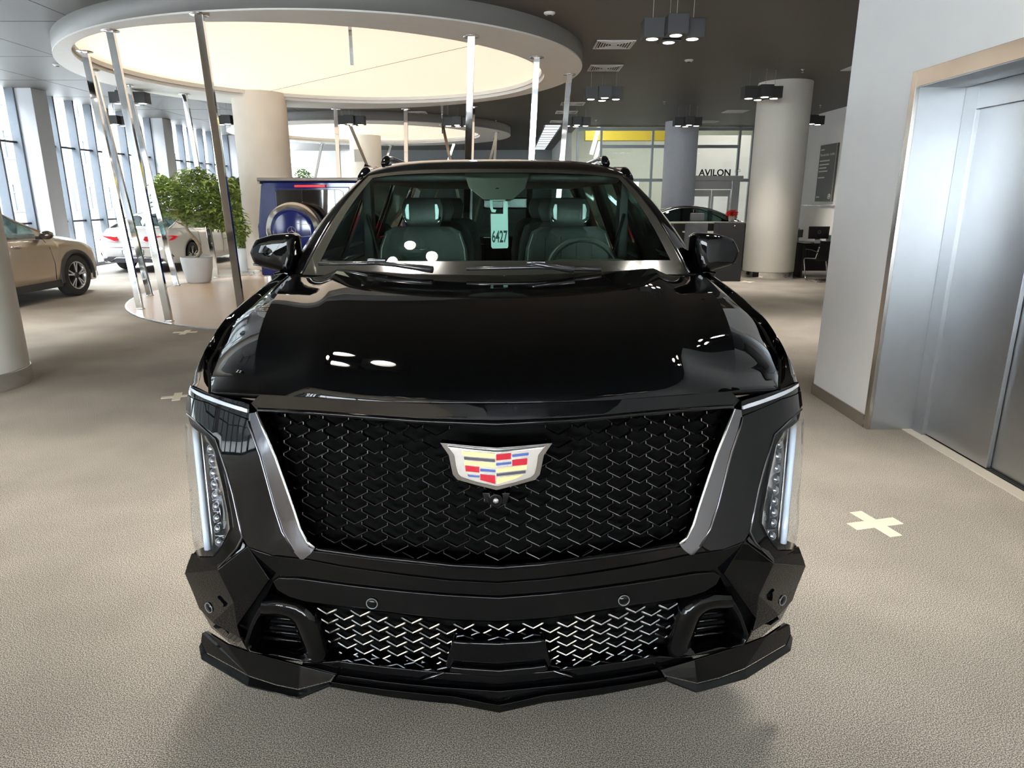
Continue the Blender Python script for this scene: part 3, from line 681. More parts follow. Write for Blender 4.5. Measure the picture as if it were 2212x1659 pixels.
star_badge(wc, (0, 4.80, .80), .055, (R(-90), 0, 0), CHR)
MB().tube([(-.70, 4.79, .60), (0, 4.815, .60), (.70, 4.79, .60)], .006, 6).build('bumper_seam', VOID, wc)

# ---- blue boxy off-roader behind the left mirror
BLU = mat('deep_blue_paint', (.004, .012, .11), .1)
OLV = mat('off_roader_top_trim', (.20, .18, .15), .4, metal=.4)
gr = empty('blue_off_roader', (-3.30, 14.2, .0205), 0, 'boxy dark blue off-road car with spare wheel on its rear door', 'car')
def gx(v): return v
y0_ = -2.4
b = MB().prism([(-.93, .45), (-.95, .62), (-.95, 1.22), (-.93, 1.28), (-.84, 1.86), (-.80, 1.93), (.80, 1.93), (.84, 1.86), (.93, 1.28), (.95, 1.22), (.95, .62), (.93, .45)], lambda p: (p[0], y0_, p[1]), lambda p: (p[0], 1.0, p[1])).build('body_shell', BLU, gr, bevel=.03, seg=3)
B('bonnet_block', BLU, (-.80, .80, 1.0, 2.3, .5, 1.28), gr, bevel=.04, seg=3)
B('roof_lip', OLV, (-.88, .88, y0_ - .04, 1.0, 1.93, 1.985), gr, bevel=.015)
for s in (1, -1):
    B('rain_gutter', OLV, (min(s * .84, s * .875), max(s * .84, s * .875), y0_ - .02, 1.0, 1.89, 1.93), gr)
    B('side_glass', CARG, (min(s * .895, s * .91), max(s * .895, s * .91), y0_ + .25, .9, 1.33, 1.80), gr)
    B('wing_flare', BLU, (min(s * .93, s * .99), max(s * .93, s * .99), y0_ + .35, y0_ + 1.35, .45, .95), gr, bevel=.03)
    B('tail_lamp', mat('tail_red', (.42, .01, .015)), (min(s * .72, s * .90), max(s * .72, s * .90), y0_ - .03, y0_ + .01, .72, .82), gr, bevel=.008)
    for y in (y0_ + .85, 1.65): wheel(gr, s * .83, y, .40, .28, s, .25, dark=True)
    B('side_bar', DCHR, (min(s * .95, s * .975), max(s * .95, s * .975), y0_ + .1, .9, 1.0, 1.05), gr)
B('rear_bumper', BLU, (-.92, .92, y0_ - .10, y0_ + .1, .42, .62), gr, bevel=.03)
MB().prism([(-.62, .66), (.60, .66), (.60, 1.84), (-.62, 1.84)], lambda p: (p[0], y0_ - .015, p[1]), lambda p: (p[0], y0_ + .02, p[1])).build('rear_door', BLU, gr, bevel=.012)
MB().prism([(-.60, 1.32), (.50, 1.32), (.50, 1.76), (.44, 1.80), (-.54, 1.80), (-.60, 1.76)], lambda p: (p[0], y0_ - .022, p[1]), lambda p: (p[0], y0_, p[1])).build('rear_window', mat('privacy_glass', (.004, .004, .005), .04, coat=1), gr, smooth=False, bevel=.006)
MB().box(-.28, .22, y0_ - .05, y0_ - .01, 1.835, 1.87).build('brake_lamp', mat('brake_red', (.6, .02, .03), .2, emit=.35), gr, bevel=.008)
MB().beam((-.16, y0_ - .035, 1.80), (-.20, y0_ - .03, 1.34), .02, .02).build('rear_wiper', DCHR, gr, smooth=False)
gr.scale = (1.02, 1.02, 1.02)
swx, swz = -.24, 1.17
SPC = mat('spare_ring_metal', (.42, .39, .35), .18, metal=.9)
MB().lathe([(.30, .16), (.40, .16), (.435, .20), (.44, .26), (.435, .36), (.40, .40), (.0, .40)], (swx, y0_ - .04, swz), 56, 'y').build('spare_wheel_ring', SPC, gr).location = (0, 0, 0)
MB().lathe([(0, .425), (.28, .425), (.33, .415), (.345, .39)], (swx, y0_ - .06, swz), 56, 'y').build('spare_wheel_cover', BLU, gr)
MB().lathe([(0, -.02), (.40, 0), (.40, .2)], (swx, y0_ - .02, swz), 40, 'y').build('spare_tyre', RUB, gr)
star_badge(gr, (swx, y0_ - .49, swz + .0), .065, (R(90), 0, 0), CHR)
MB().tube([(swx + .09, y0_ - .487, swz + .11), (swx + .30, y0_ - .487, swz + .09), (swx + .30, y0_ - .487, swz - .08), (swx + .10, y0_ - .487, swz - .10)], .004, 5).build('cover_outline', SIL, gr)

# ---- black saloon near the glass wall
BPT = mat('black_car_paint', (.006, .005, .005), .06, coat=1)
bs = empty('black_saloon_car', (8.15, 20.6, 0), R(90), 'glossy black saloon parked before the glass entrance wall', 'car')
bs['strip'] = 'chrome'
car_body(bs, BPT, 5.1, .94, [(0, .66), (.3, .80), (1.2, .94), (2.4, 1.0), (4.2, 1.04), (4.8, 1.02), (5.0, .95), (5.1, .8)], [(0, .70), (.3, .88), (1.5, 1.02), (4.3, 1.10), (4.9, 1.07), (5.0, 1.0), (5.1, .85)],
         [(0, .28), (.4, .22), (4.7, .24), (5.1, .36)], [(.88, .35, .385), (3.98, .35, .385)],
         [(1.5, 1.02), (2.0, 1.25), (2.5, 1.44), (3.0, 1.51), (3.5, 1.48), (4.1, 1.28), (4.6, 1.10)], None, .64, (2.5, 3.7), (1.8, 4.1),
         [(0, .72), (.1, .84), (.4, .95), (.9, 1.0), (4.2, 1.0), (4.7, .94), (5.0, .87), (5.1, .8)], tuck=.89)
B('cabin_core', SEAT, (-.5, .5, 2.4, 4.1, .6, 1.05), bs)
for s in (1, -1):
    for y in (.88, 3.98):
        wheel(bs, s * .82, y, .35, .24, s, .25)
        MB().lathe([(.38, .945 * s), (.38, .84 * s), (.35, .84 * s)], (0, y, .35), 40, 'x', 0, math.pi).build('wheel_well', VOID, bs)
    MB().tube([(s * .90, y_, sitp([(1.5, 1.02), (2.0, 1.23), (2.5, 1.42), (3.0, 1.49), (3.5, 1.46), (4.1, 1.26)], y_) + .0 - 0) if False else (s * .845, y_, 1.06) for y_ in (2.0, 3.0, 4.0)], .007, 5).build('belt_chrome', CHR, bs)
    B('door_pillar', BPT, (min(s * .70, s * .80), max(s * .70, s * .80), 2.98, 3.06, 1.0, 1.42), bs, bevel=.01)

# ------------------------------------------------------------------ plants
POT = mat('matt_white_pot', (.62, .63, .64), .5); SOIL = mat('soil', (.03, .022, .015), .9)
BARK = mat('pale_bark', (.42, .34, .24), .8, noise=.2, nscale=20)
LEAF = mat('ficus_leaf', (.26, .36, .085), .4, noise=.45, nscale=3)
LEAF2 = mat('bamboo_leaf', (.26, .35, .08), .4, noise=.4, nscale=3)
def leaves(name, m, parent, pts, size, seed, droop=.35):
    rnd = random.Random(seed); b = MB()
    for (x, y, z) in pts:
        a = rnd.uniform(0, 6.283); l = size * rnd.uniform(.7, 1.25); w = l * .22; dz = -l * rnd.uniform(-.2, 1) * droop * 2
        d = Vector((math.cos(a), math.sin(a), 0)); e = Vector((-d.y, d.x, rnd.uniform(-.6, .6))) * w; p = Vector((x, y, z))
        b.add([p, p + d * l * .45 + e + Vector((0, 0, dz * .3 + .01)), p + d * l + Vector((0, 0, dz)), p + d * l * .45 - e + Vector((0, 0, dz * .3 + .01)), p + d * l * .45 + Vector((0, 0, dz * .3 - .006))],
              [(0, 1, 4), (1, 2, 4), (2, 3, 4), (3, 0, 4)])
    o = b.build(name, m, parent, fix=False, smooth=False); o['kind'] = 'stuff'; return o
def blob(cs, n, seed, hollow=.45):
    rnd = random.Random(seed); out = []
    for (cx, cy, cz, rx, ry, rz_, f) in cs:
        for _ in range(int(n * f)):
            while True:
                v = Vector((rnd.uniform(-1, 1), rnd.uniform(-1, 1), rnd.uniform(-1, 1)))
                if hollow < v.length < 1: break
            out.append((cx + v.x * rx, cy + v.y * ry, cz + v.z * rz_))
    return out
fp = empty('potted_ficus', (-6.54, 14.35, .0205), 0, 'bushy ficus with a spiral trunk in a round white pot', 'plant')
MB().lathe([(0, .0), (.20, .0), (.235, .03), (.29, .30), (.31, .50), (.305, .53), (.29, .53), (.28, .47), (0, .47)], n=40).build('pot', POT, fp)
MB().cyl((0, 0, .46), .285, .02, 28).build('soil', SOIL, fp)
tp = [(-.08 + (.16 * math.sin(t * 6.0) * (1 - t * .3)) + .10 * t, .12 * math.cos(t * 6.0), .47 + t * 1.05) for t in [i / 22 for i in range(23)]]
MB().tube(tp, [.038 - .012 * i / 22 for i in range(23)], 10).build('trunk', BARK, fp)
rnd = random.Random(3)
for k in range(14):
    p = tp[14 + (k % 9)]; a = rnd.uniform(0, 6.28); l = rnd.uniform(.35, .7)
    MB().tube([p, (p[0] + math.cos(a) * l * .5, p[1] + math.sin(a) * l * .5, p[2] + .18), (p[0] + math.cos(a) * l, p[1] + math.sin(a) * l, p[2] + .3)], [.012, .008, .004], 6).build('branch', BARK, fp)
leaves('foliage', LEAF, fp, blob([(.15, 0, 1.95, .46, .42, .36, 1), (-.30, 0, 1.65, .42, .4, .38, .9), (.62, 0, 1.55, .36, .36, .42, .8), (.15, 0, 1.45, .5, .45, .32, .9), (-.50, .0, 1.95, .2, .2, .22, .25), (.95, -.1, 1.15, .25, .2, .38, .4), (.55, 0, 1.25, .3, .3, .2, .3), (.70, 0, 1.85, .3, .3, .3, .4)], 1150, 5, .3), .11, 11)
bp_ = empty('potted_bamboo', (-6.42, 16.75, 0), 0, 'slim leafy plant in a tall white pot beside the beige column', 'plant')
MB().lathe([(0, 0), (.15, 0), (.165, .04), (.21, .55), (.2, .57), (.185, .55), (.18, .50), (0, .50)], n=36).build('pot', POT, bp_)
MB().cyl((0, 0, .49), .18, .02, 24).build('soil', SOIL, bp_)
for k in range(9):
    a = k * .7; MB().tube([(.08 * math.cos(a), .08 * math.sin(a), .5), (.12 * math.cos(a), .12 * math.sin(a), 1.2), (.25 * math.cos(a), .25 * math.sin(a), 1.9)], [.012, .01, .005], 6).build('stem', BARK, bp_)
leaves('foliage', LEAF2, bp_, blob([(-.12, 0, 1.80, .42, .34, .42, 1), (-.05, 0, 1.25, .38, .32, .45, 1), (0, 0, .85, .26, .26, .25, .4)], 1400, 8, .2), .14, 12, .6)
fp2 = empty('potted_shrub', (-6.75, 22.6, 0), 0, 'bright green shrub whose top shows over the blue off-roader', 'plant')
MB().lathe([(0, 0), (.2, 0), (.28, .5), (.25, .5), (.24, .45), (0, .45)], n=30).build('pot', POT, fp2)
MB().tube([(0, 0, .45), (.05, 0, 1.4), (0, 0, 2.3)], [.03, .02, .01], 8).build('trunk', BARK, fp2)
leaves('foliage', mat('bright_leaf', (.22, .42, .06), .4, noise=.3, nscale=3), fp2, blob([(.0, 0, 1.8, .6, .5, .45, 1), (.12, 0, 2.3, .28, .3, .35, .5)], 1100, 9, .2), .10, 13)

# ------------------------------------------------------------------ posters on the far right wall
GP = mat('poster_grey', (.105, .11, .105), .5); INK = mat('poster_white', (.75, .75, .75), .5)
def poster(y0, y1, z0, z1, label, full):
    r = empty('wall_poster', (XP - .03, (y0 + y1) / 2, z0), 0, label, 'poster'); w = y1 - y0; h = z1 - z0
    B('poster_panel', GP if full else mat('poster_photo', (.10, .14, .19), .4, noise=.6, nscale=1.5), (-.012, .028, -w / 2, w / 2, 0, h), r)
    rot = (R(90), 0, R(-90)); X = -.016
    if full:
        text('heading', 'Mercedes-Benz', .10, INK, r, (X, w / 2 - .06, h - .30), rot, .001, 'LEFT', .9)
        text('heading', 'Certified', .10, INK, r, (X, -.12, h - .30), rot, .001, 'LEFT', .8)
        for k, (z, l) in enumerate(((h - .13, .22), (h - .43, .62), (h - .53, .60), (h - .62, .46), (h - .71, .54), (h - .88, .40), (.12, .22))): B('print_line', INK, (X, X + .004, w / 2 - .06 - l, w / 2 - .06, z - .016, z + .016), r)
        B('edge_fold', INK, (X, X + .004, -w / 2 + .05, -w / 2 + .06, .0, h), r)
    star_badge(r, (X, -w / 2 + .20, .14), .07, (R(90), 0, R(-90)), INK)
    return r
poster(19.38, 20.47, 1.63, 3.16, 'grey wall poster with white text lines, next to the lift wall corner', True)
poster(21.55, 22.6, 1.58, 3.22, 'dark poster with a blue photo, half hidden by the pale column', False)

# ------------------------------------------------------------------ desks and chairs on the right
DESK = mat('black_desk', (.012, .012, .013), .35, coat=.5)
def desk(x0, x1, y0, y1, z, lab, name='office_desk'):
    r = empty(name, ((x0 + x1) / 2, (y0 + y1) / 2, 0), 0, lab, 'desk'); a, b_ = (x1 - x0) / 2, (y1 - y0) / 2
    B('desk_top', DESK, (-a, a, -b_, b_, z - .035, z), r, bevel=.004)
    B('modesty_panel', DK, (-a + .05, a - .05, -.02, .02, .12, z - .035), r)
    for s in (-1, 1): B('leg', DK, (s * a - .03 if s > 0 else -a, a if s > 0 else -a + .03, -b_ + .05, b_ - .05, 0, z - .035), r)
    return r
desk(6.44, 8.1, 15.3, 16.2, .76, 'long black desk behind the pale column, under the posters')
def monitor(x, y, z, rz, w, lab, logo=True, lit=False):
    r = empty('computer_monitor', (x, y, z), rz, lab, 'monitor'); h = w * .58
    MB().prism([(-w / 2 * .96, .09), (w / 2 * .96, .09), (w / 2, .09 + h), (-w / 2, .09 + h)], lambda p: (p[0], 0, p[1]), lambda p: (p[0], .03, p[1])).build('display', DESK, r, smooth=False, bevel=.004)
    MB().box(-.05, .05, .03, .06, 0, .3).build('neck', SIL, r, smooth=False); MB().box(-.12, .12, -.06, .12, 0, .012).build('stand_foot', SIL, r, smooth=False)
    if logo: star_badge(r, (0, -.006, .09 + h * .55), .035, (R(90), 0, 0), SIL)
    return r
monitor(6.80, 15.48, .76, 0, .46, 'black monitor back with small star badge on the desk right of the pale column')
monitor(6.58, 16.0, .76, R(35), .30, 'monitor with pale reflection peeping out right behind the pale column', False)
o = MB().box(-.07, .07, -.01, .01, 0, .075).build('white_card', mat('paper_white', (.85, .86, .88), .6), smooth=False); o.location = (6.74, 15.345, .7602); tag(o, 'small white card standing on the black desk below the monitor', 'card')
o = MB().box(-.03, .03, -.2, .2, 0, .16).build('paper_tray', mat('tray_grey', (.5, .52, .55), .5), smooth=False, bevel=.004); o.location = (7.14, 15.6, .7602); tag(o, 'pale grey tray at the right end of the black desk', 'tray')
def canti(x, y, rz, lab):
    r = empty('cantilever_chair', (x, y, 0), rz, lab, 'chair', 'black cantilever visitor chairs')
    MB().grid([[(-.23, a, b_), (-.12, a - .01, b_ - .012), (.12, a - .01, b_ - .012), (.23, a, b_)] for a, b_ in ((.22, .46), (.1, .45), (-.12, .44), (-.2, .46), (-.235, .54), (-.26, .70), (-.29, .86))]).build('seat_shell', FABD, r, solid=.03, bevel=.006)
    for s in (-1, 1):
        MB().tube([(s * .24, -.28, .74), (s * .25, -.20, .50), (s * .25, .23, .47), (s * .25, .26, .42), (s * .25, .12, .04), (s * .25, .05, .012), (s * .25, -.28, .012), (s * .12, -.32, .012), (0, -.32, .012)], .0125, 8).build('chrome_frame', CHR, r)
        MB().tube([(s * .25, -.27, .62), (s * .29, -.1, .66), (s * .29, .16, .66), (s * .26, .2, .5)], .013, 8).build('armrest', FABD, r)
    return r
canti(6.62, 14.8, R(6), 'black cantilever chair showing just right of the pale column base')
canti(7.3, 14.75, R(-6), 'black cantilever chair nearest the lift wall corner')
canti(5.05, 17.0, R(70), 'dark curved chair between the saloon and the pale column')
# left group: counter, swivel chair, cabinet, cup, vase
WTOP = mat('pale_counter', (.58, .57, .52), .35)
ct = empty('reception_counter', (5.15, 18.0, 0), 0, 'long dark counter with thin pale top in front of the black saloon', 'counter')
B('counter_top', WTOP, (-1.15, 1.25, -.3, .3, 1.10, 1.13), ct, bevel=.004)
B('counter_body', mat('counter_dark', (.035, .033, .032), .5), (-1.05, 1.1, -.22, .22, 0, 1.10), ct)
cb = empty('office_cabinet', (4.62, 14.9, 0), 0, 'flat matt black cabinet panel beside the high-backed office chair', 'cabinet')
B('cabinet_body', mat('cabinet_black', (.02, .02, .022), .6), (-.27, .27, -.2, .2, 0, 1.22), cb, bevel=.004)
MB().cyl((.05, -.2, 1.16), .012, .012, 12, axis='y').build('lock', SIL, cb)
oc = empty('office_chair', (3.92, 14.9, 0), R(180), 'high-backed grey office chair behind the right mirror of the black car', 'chair')
CHF = mat('chair_grey', (.075, .08, .09), .7, noise=.15)
MB().box(-.24, .24, -.03, .05, .62, 1.22).build('backrest', CHF, oc, bevel=.03, seg=3)
MB().box(-.15, .15, -.02, .05, 1.25, 1.42).build('headrest', CHF, oc, bevel=.025, seg=3)
MB().box(-.25, .25, -.45, .05, .48, .56).build('seat', CHF, oc, bevel=.03, seg=3)
MB().cyl((0, -.2, .1), .03, .4, 12).build('gas_column', DK, oc)
for k in range(5):
    a = k * 1.2566; MB().tube([(0, -.2, .12), (.3 * math.cos(a), -.2 + .3 * math.sin(a), .06)], .018, 6).build('base_leg', DK, oc)
    MB().cyl((.3 * math.cos(a) - .02, -.2 + .3 * math.sin(a), .03), .03, .04, 12, axis='x').build('caster', DK, oc)
for s in (-1, 1): MB().tube([(s * .26, 0, .56), (s * .3, -.1, .76), (s * .3, -.35, .76)], .02, 6).build('armrest', DK, oc)
tw = empty('side_table', (4.22, 15.6, 0), 0, 'small table with pale top between office chair and cabinet', 'table')
B('table_top', WTOP, (-.35, .35, -.3, .3, .97, 1.0), tw, bevel=.004)
B('pedestal', DK, (-.25, .25, -.2, .2, 0, .97), tw)
fr_ = empty('glass_dispenser', (4.22, 15.5, 1.0), 0, 'small silver framed glass box on the side table', 'box')
b = MB()
for x in (-.09, .09):
    for y in (-.05, .05): b.box(x - .008, x + .008, y - .008, y + .008, 0, .19)
for z in (0, .18): b.box(-.098, .098, -.058, .058, z, z + .012)
b.build('frame', CHR, fr_, smooth=False); B('contents', SIL, (-.07, .07, -.03, .03, .03, .09), fr_)
vs = empty('flower_vase', (5.62, 18.0, 1.13), 0, 'cream cup of bright red flowers on the long counter', 'flowers')
MB().lathe([(0, 0), (.06, 0), (.085, .16), (.075, .16), (.05, .02), (0, .02)], n=20).build('cup', WTOP, vs)
leaves('red_flowers', mat('red_petal', (.75, .03, .02), .5), vs, blob([(0, 0, .22, .12, .10, .09, 1)], 220, 4, .1), .07, 15)
# ------------------------------------------------------------------ the big black SUV
TH, D0 = R(1.29), 1.77
hero = empty('black_luxury_suv', (-math.sin(TH) * D0, math.cos(TH) * D0, 0), TH, 'large gloss black SUV with crest badge on honeycomb grille, filling the view', 'car')
HP = dict(parent=hero)
FPX = 1476.0; PC, PS = math.cos(R(15.2)), math.sin(R(15.2))
def cray(px, py):      # a sight line measured in the photograph, expressed in the car's own axes
    a, b = (px - 1106) / FPX, (829.5 - py) / FPX; x, y, z = a, PC + b * PS, -PS + b * PC
    c, s = math.cos(TH), math.sin(TH)
    return x * c + y * s, -x * s + y * c, z
def cX(px, py, X): r = cray(px, py); t = X / r[0]; return Vector((X, r[1] * t - D0, EYE + r[2] * t))
def cY(px, py, Y): r = cray(px, py); t = (Y + D0) / r[1]; return Vector((r[0] * t, Y, EYE + r[2] * t))
def cZ(px, py, Z): r = cray(px, py); t = (Z - EYE) / r[2]; return Vector((r[0] * t, r[1] * t - D0, Z))
# front fascia surface: plan curve (s -> x, y) and vertical profile V(z), half width W(z)
PLAN = [(0, 0), (.15, .006), (.3, .018), (.45, .036), (.6, .062), (.72, .096), (.80, .130), (.87, .172), (.925, .222), (.965, .285), (.988, .36), (1.0, .45), (1.0, .60), (1.0, .80)]
pl_ = []
for i in range(len(PLAN) - 1):
    for k in range(8):
        t = k / 8; p = [PLAN[max(i - 1, 0)], PLAN[i], PLAN[i + 1], PLAN[min(i + 2, len(PLAN) - 1)]]
        q = [.5 * (2 * p[1][j] + (p[2][j] - p[0][j]) * t + (2 * p[0][j] - 5 * p[1][j] + 4 * p[2][j] - p[3][j]) * t * t + (-p[0][j] + 3 * p[1][j] - 3 * p[2][j] + p[3][j]) * t ** 3) for j in (0, 1)] if i else [p[1][j] + (p[2][j] - p[1][j]) * t for j in (0, 1)]
        pl_.append(q)
pl_.append(list(PLAN[-1])); pl_ = np.array(pl_)
SS = np.r_[0, np.cumsum(np.hypot(np.diff(pl_[:, 0]), np.diff(pl_[:, 1])))]
VT = [(.10, .05), (.16, .02), (.25, 0), (.45, 0), (.62, 0), (.70, .002), (.78, .022), (1.05, .062), (1.13, .080), (1.17, .10), (1.25, .14)]
WT = [(.1, 1.02), (.25, 1.035), (.45, 1.05), (.62, 1.072), (.75, 1.07), (.95, 1.055), (1.12, 1.035), (1.25, 1.03)]
def FS(s, z, off=0):
    a = abs(s); X = np.interp(a, SS, pl_[:, 0]); Y = np.interp(a, SS, pl_[:, 1])
    dx = np.interp(a + .01, SS, pl_[:, 0]) - np.interp(a - .01 if a > .01 else 0, SS, pl_[:, 0]); dy = np.interp(a + .01, SS, pl_[:, 1]) - np.interp(a - .01 if a > .01 else 0, SS, pl_[:, 1])
    l = math.hypot(dx, dy) or 1; nx, ny = -dy / l, dx / l     # inward normal in plan (off > 0 moves into the car)
    if a < .02: nx = 0; ny = 1
    return Vector(((X * itp(WT, z) + nx * off) * (1 if s >= 0 else -1), Y + itp(VT, z) + ny * off, z))
SG = np.linspace(0, SS[-1], 500)
def fp(px, py, off=0):
    r = cray(px, py); sg = 1 if r[0] >= 0 else -1; best = None; prev = None
    X = np.interp(SG, SS, pl_[:, 0]); Y = np.interp(SG, SS, pl_[:, 1]); z = np.full(500, .8)
    if abs(r[0]) < .004:
        y = .03
        for _ in range(6): zz = EYE + r[2] * (y + D0) / r[1]; y = itp(VT, zz) + off
        return 0.0, float(zz)
    vz, vv = zip(*VT); wz, ww = zip(*WT)
    for _ in range(12):
        t = (X * np.interp(z, wz, ww)) / abs(r[0]); z = EYE + r[2] * t
    g = np.interp(z, vz, vv) + Y + off - (-D0 + r[1] * t)
    i = np.where((g[:-1] > 0) & (g[1:] <= 0))[0]
    if len(i): i = i[0]; f = g[i] / (g[i] - g[i + 1]); return sg * float(SG[i] + f * (SG[i + 1] - SG[i])), float(z[i] + f * (z[i + 1] - z[i]))
    i = int(np.argmin(np.abs(g))); return sg * float(SG[i]), float(z[i])
def area(P): return sum(P[i][0] * P[(i + 1) % len(P)][1] - P[(i + 1) % len(P)][0] * P[i][1] for i in range(len(P))) / 2
def patch_mesh(pts, fn, du=.04, dv=.08):
    if area(pts) < 0: pts = pts[::-1]
    bm = bmesh.new(); bm.faces.new([bm.verts.new((p[0], p[1], 0)) for p in pts])
    for ax, st in ((0, du), (1, dv)):
        lo, hi = min(p[ax] for p in pts), max(p[ax] for p in pts); k = math.ceil(lo / st)
        while k * st < hi - 1e-4:
            if k * st > lo + 1e-4:
                co = [0, 0, 0]; no = [0, 0, 0]; co[ax] = k * st + 1e-5; no[ax] = 1
                bmesh.ops.bisect_plane(bm, geom=bm.verts[:] + bm.edges[:] + bm.faces[:], plane_co=co, plane_no=no)
            k += 1
    bmesh.ops.remove_doubles(bm, verts=bm.verts[:], dist=.0006)
    for v in bm.verts: v.co = fn(v.co.x, v.co.y)
    me = bpy.data.meshes.new('patch'); bm.to_mesh(me); bm.free(); return me
def mirror_me(me):
    m2 = me.copy(); bm = bmesh.new(); bm.from_mesh(m2)
    for v in bm.verts: v.co.x *= -1
    bmesh.ops.reverse_faces(bm, faces=bm.faces); bm.to_mesh(m2); bm.free(); return m2
def pan(name, px, m, off=0, thick=.02, bevel=.004, both=True, parent=None, seg=3, fn=None, poff=None, du=.04, dv=.08):
    """panel traced on the fascia; off is depth behind the skin; poff(s, z) adds local relief"""
    pts = [fp(x, y, off) for x, y in px]
    f = fn or (lambda s, z: FS(s, z, off + (poff(s, z) if poff else 0)))
    me = patch_mesh(pts, f, du, dv); out = [link(name, me, m, parent or hero, bevel=bevel, solid=thick, seg=seg)]
    if both:
        m2 = mirror_me(me); out.append(link(name, m2, m, parent or hero, bevel=bevel, solid=thick, seg=seg))
    return out
def full(px):      # close a left-hand outline with its mirror image about the centre line
    return px, [(p[0], p[1]) for p in px]
def panc(name, px, m, off=0, thick=.02, bevel=.004, parent=None, poff=None, **k):
    """centre panel: px runs down the left half from the centre line to the centre line"""
    L = [fp(x, y, off) for x, y in px]; L = [(-abs(s), z) for s, z in L]
    L[0] = (0, L[0][1]); L[-1] = (0, L[-1][1])
    pts = L + [(-s, z) for s, z in L[-2:0:-1]]
    me = patch_mesh(pts, lambda s, z: FS(s, z, off + (poff(s, z) if poff else 0)), .04, .08)
    return link(name, me, m, parent or hero, bevel=bevel, solid=thick, seg=3, **k)
def ftube(name, px, r, m, off=0, both=True, mirror_close=False, parent=None, n=8):
    P = [FS(*fp(x, y, off), off) for x, y in px]
    if mirror_close: P = P + [Vector((-p.x, p.y, p.z)) for p in P[-2::-1]]; P[len(px) - 1].x = 0
    o = [MB().tube(P, r, n).build(name, m, parent or hero)]
    if both and not mirror_close: o.append(MB().tube([(-p.x, p.y, p.z) for p in P], r, n).build(name, m, parent or hero))
    return o

# inner dark structure behind the grille
me = patch_mesh([(-.98, .24), (.98, .24), (.98, 1.10), (-.98, 1.10)], lambda s, z: FS(s, z, .12), .06, .1)
link('radiator_support', me, VOID, hero, solid=.02)
# header bar between bonnet edge and grille
panc('grille_header', [(1072, 873), (900, 871), (700, 860), (600, 854), (563, 852), (543, 871), (554, 884), (683, 889), (787, 897), (900, 906), (1072, 912)], BLK, -.004, .05, .006, poff=lambda s, z: -.02 * max(0, (1.15 - z) / .05) * 0)
ftube('header_lip', [(560, 886), (683, 892), (787, 900), (900, 909), (1000, 913), (1072, 916)], .0075, TRIM, -.012, mirror_close=True)
# cheeks
cheek = [(405, 853), (448, 871), (493, 890), (536, 907), (545, 935), (563, 985), (594, 1100), (610, 1149), (635, 1192), (652, 1213), (583, 1197), (535, 1180), (524, 1161), (513, 1116), (502, 1064), (488, 1015), (475, 974), (474, 952), (462, 937), (436, 918), (414, 900), (402, 884)]
pan('front_wing_cheek', cheek, BLK, 0, .03, .006)
# grille surround
tr_o = [(538, 909), (545, 935), (563, 985), (594, 1100), (610, 1149), (635, 1192), (652, 1212)]
tr_i = [(557, 890), (577, 940), (597, 988), (616, 1042), (636, 1100), (650, 1143), (665, 1171), (681, 1184)]
pan('grille_surround', [(540, 893)] + tr_o + [(672, 1196)] + tr_i[::-1], DCHR, -.006, .05, .009, du=.02)
ftube('surround_bead', tr_i, .005, CHR, -.012); ftube('surround_bead', tr_o[:-1], .004, DCHR, -.006)
# grille mesh: honeycomb of chevron blades
gri = panc('front_grille', [(1072, 911), (900, 906), (683, 889), (566, 884), (577, 940), (597, 988), (616, 1042), (636, 1100), (650, 1143), (668, 1174), (690, 1185), (980, 1220), (1072, 1224)], VOID, .085, .01, 0)
gpoly = [fp(x, y, .03) for x, y in [(1072, 912), (900, 907), (683, 891), (569, 884), (577, 940), (597, 988), (616, 1042), (636, 1100), (650, 1143), (668, 1174), (690, 1184), (980, 1218), (1072, 1221)]]
gpoly = [(-abs(s), z) for s, z in gpoly]; gpoly = gpoly + [(-s, z) for s, z in gpoly[-2:0:-1]]
def inside(P, x, y):
    c = False; n = len(P)
    for i in range(n):
        x1, y1 = P[i]; x2, y2 = P[(i + 1) % n]
        if (y1 > y) != (y2 > y) and x < (x2 - x1) * (y - y1) / (y2 - y1) + x1: c = not c
    return c
def blade_mesh(w, h, tk, t=.0032, d=.022, l=None):
    line = [(-w, h + tk), (-w, h), (-w * .82, h * .80), (0, 0), (w * .82, h * .80), (w, h), (w, h + tk)]; prof = [(0, .7), (-.8, .35), (-1, -.4), (0, -1)]
    b = MB(); n = len(line); vs = []
    for i, (x, z) in enumerate(line):
        a = line[max(i - 1, 0)]; c = line[min(i + 1, n - 1)]; dx, dz = c[0] - a[0], c[1] - a[1]; L = math.hypot(dx, dz); nx, nz = -dz / L, dx / L
        for (yy, tt) in ((d, 1), (.0015, 1), (0, 0), (.0015, -1), (d, -1)): vs.append((x + nx * t * tt * .5, yy, z + nz * t * tt * .5 - (0 if yy < .01 else .004)))
    fs = [(i * 5 + j, i * 5 + j + 1, (i + 1) * 5 + j + 1, (i + 1) * 5 + j) for i in range(n - 1) for j in range(4)]
    b.add(vs, fs); return b.mesh('chevron')
bm1 = blade_mesh(.0385, .021, .008); bm1.materials.append(MESHM)
zc = fp(1072, 1183, .03)[1]; cnt = 0
for i in range(-19, 20):
    for j in range(-1, 14):
        s = i * .0575; z = zc + (j + (.5 if i % 2 else 0)) * .0385
        if not inside(gpoly, s, z + .006): continue
        if abs(s) < .155 and .955 < z < 1.085 and cnt >= 0:
            if abs(s) < .12 and z > .96: continue
        p = FS(s, z, .03); q = FS(s + .01, z, .03); ang = math.atan2(q.y - p.y, q.x - p.x)
        o = bpy.data.objects.new('grille_blade', bm1); COL.objects.link(o); o.parent = gri; o.location = p; o.rotation_euler = (R(-6), 0, ang); cnt += 1
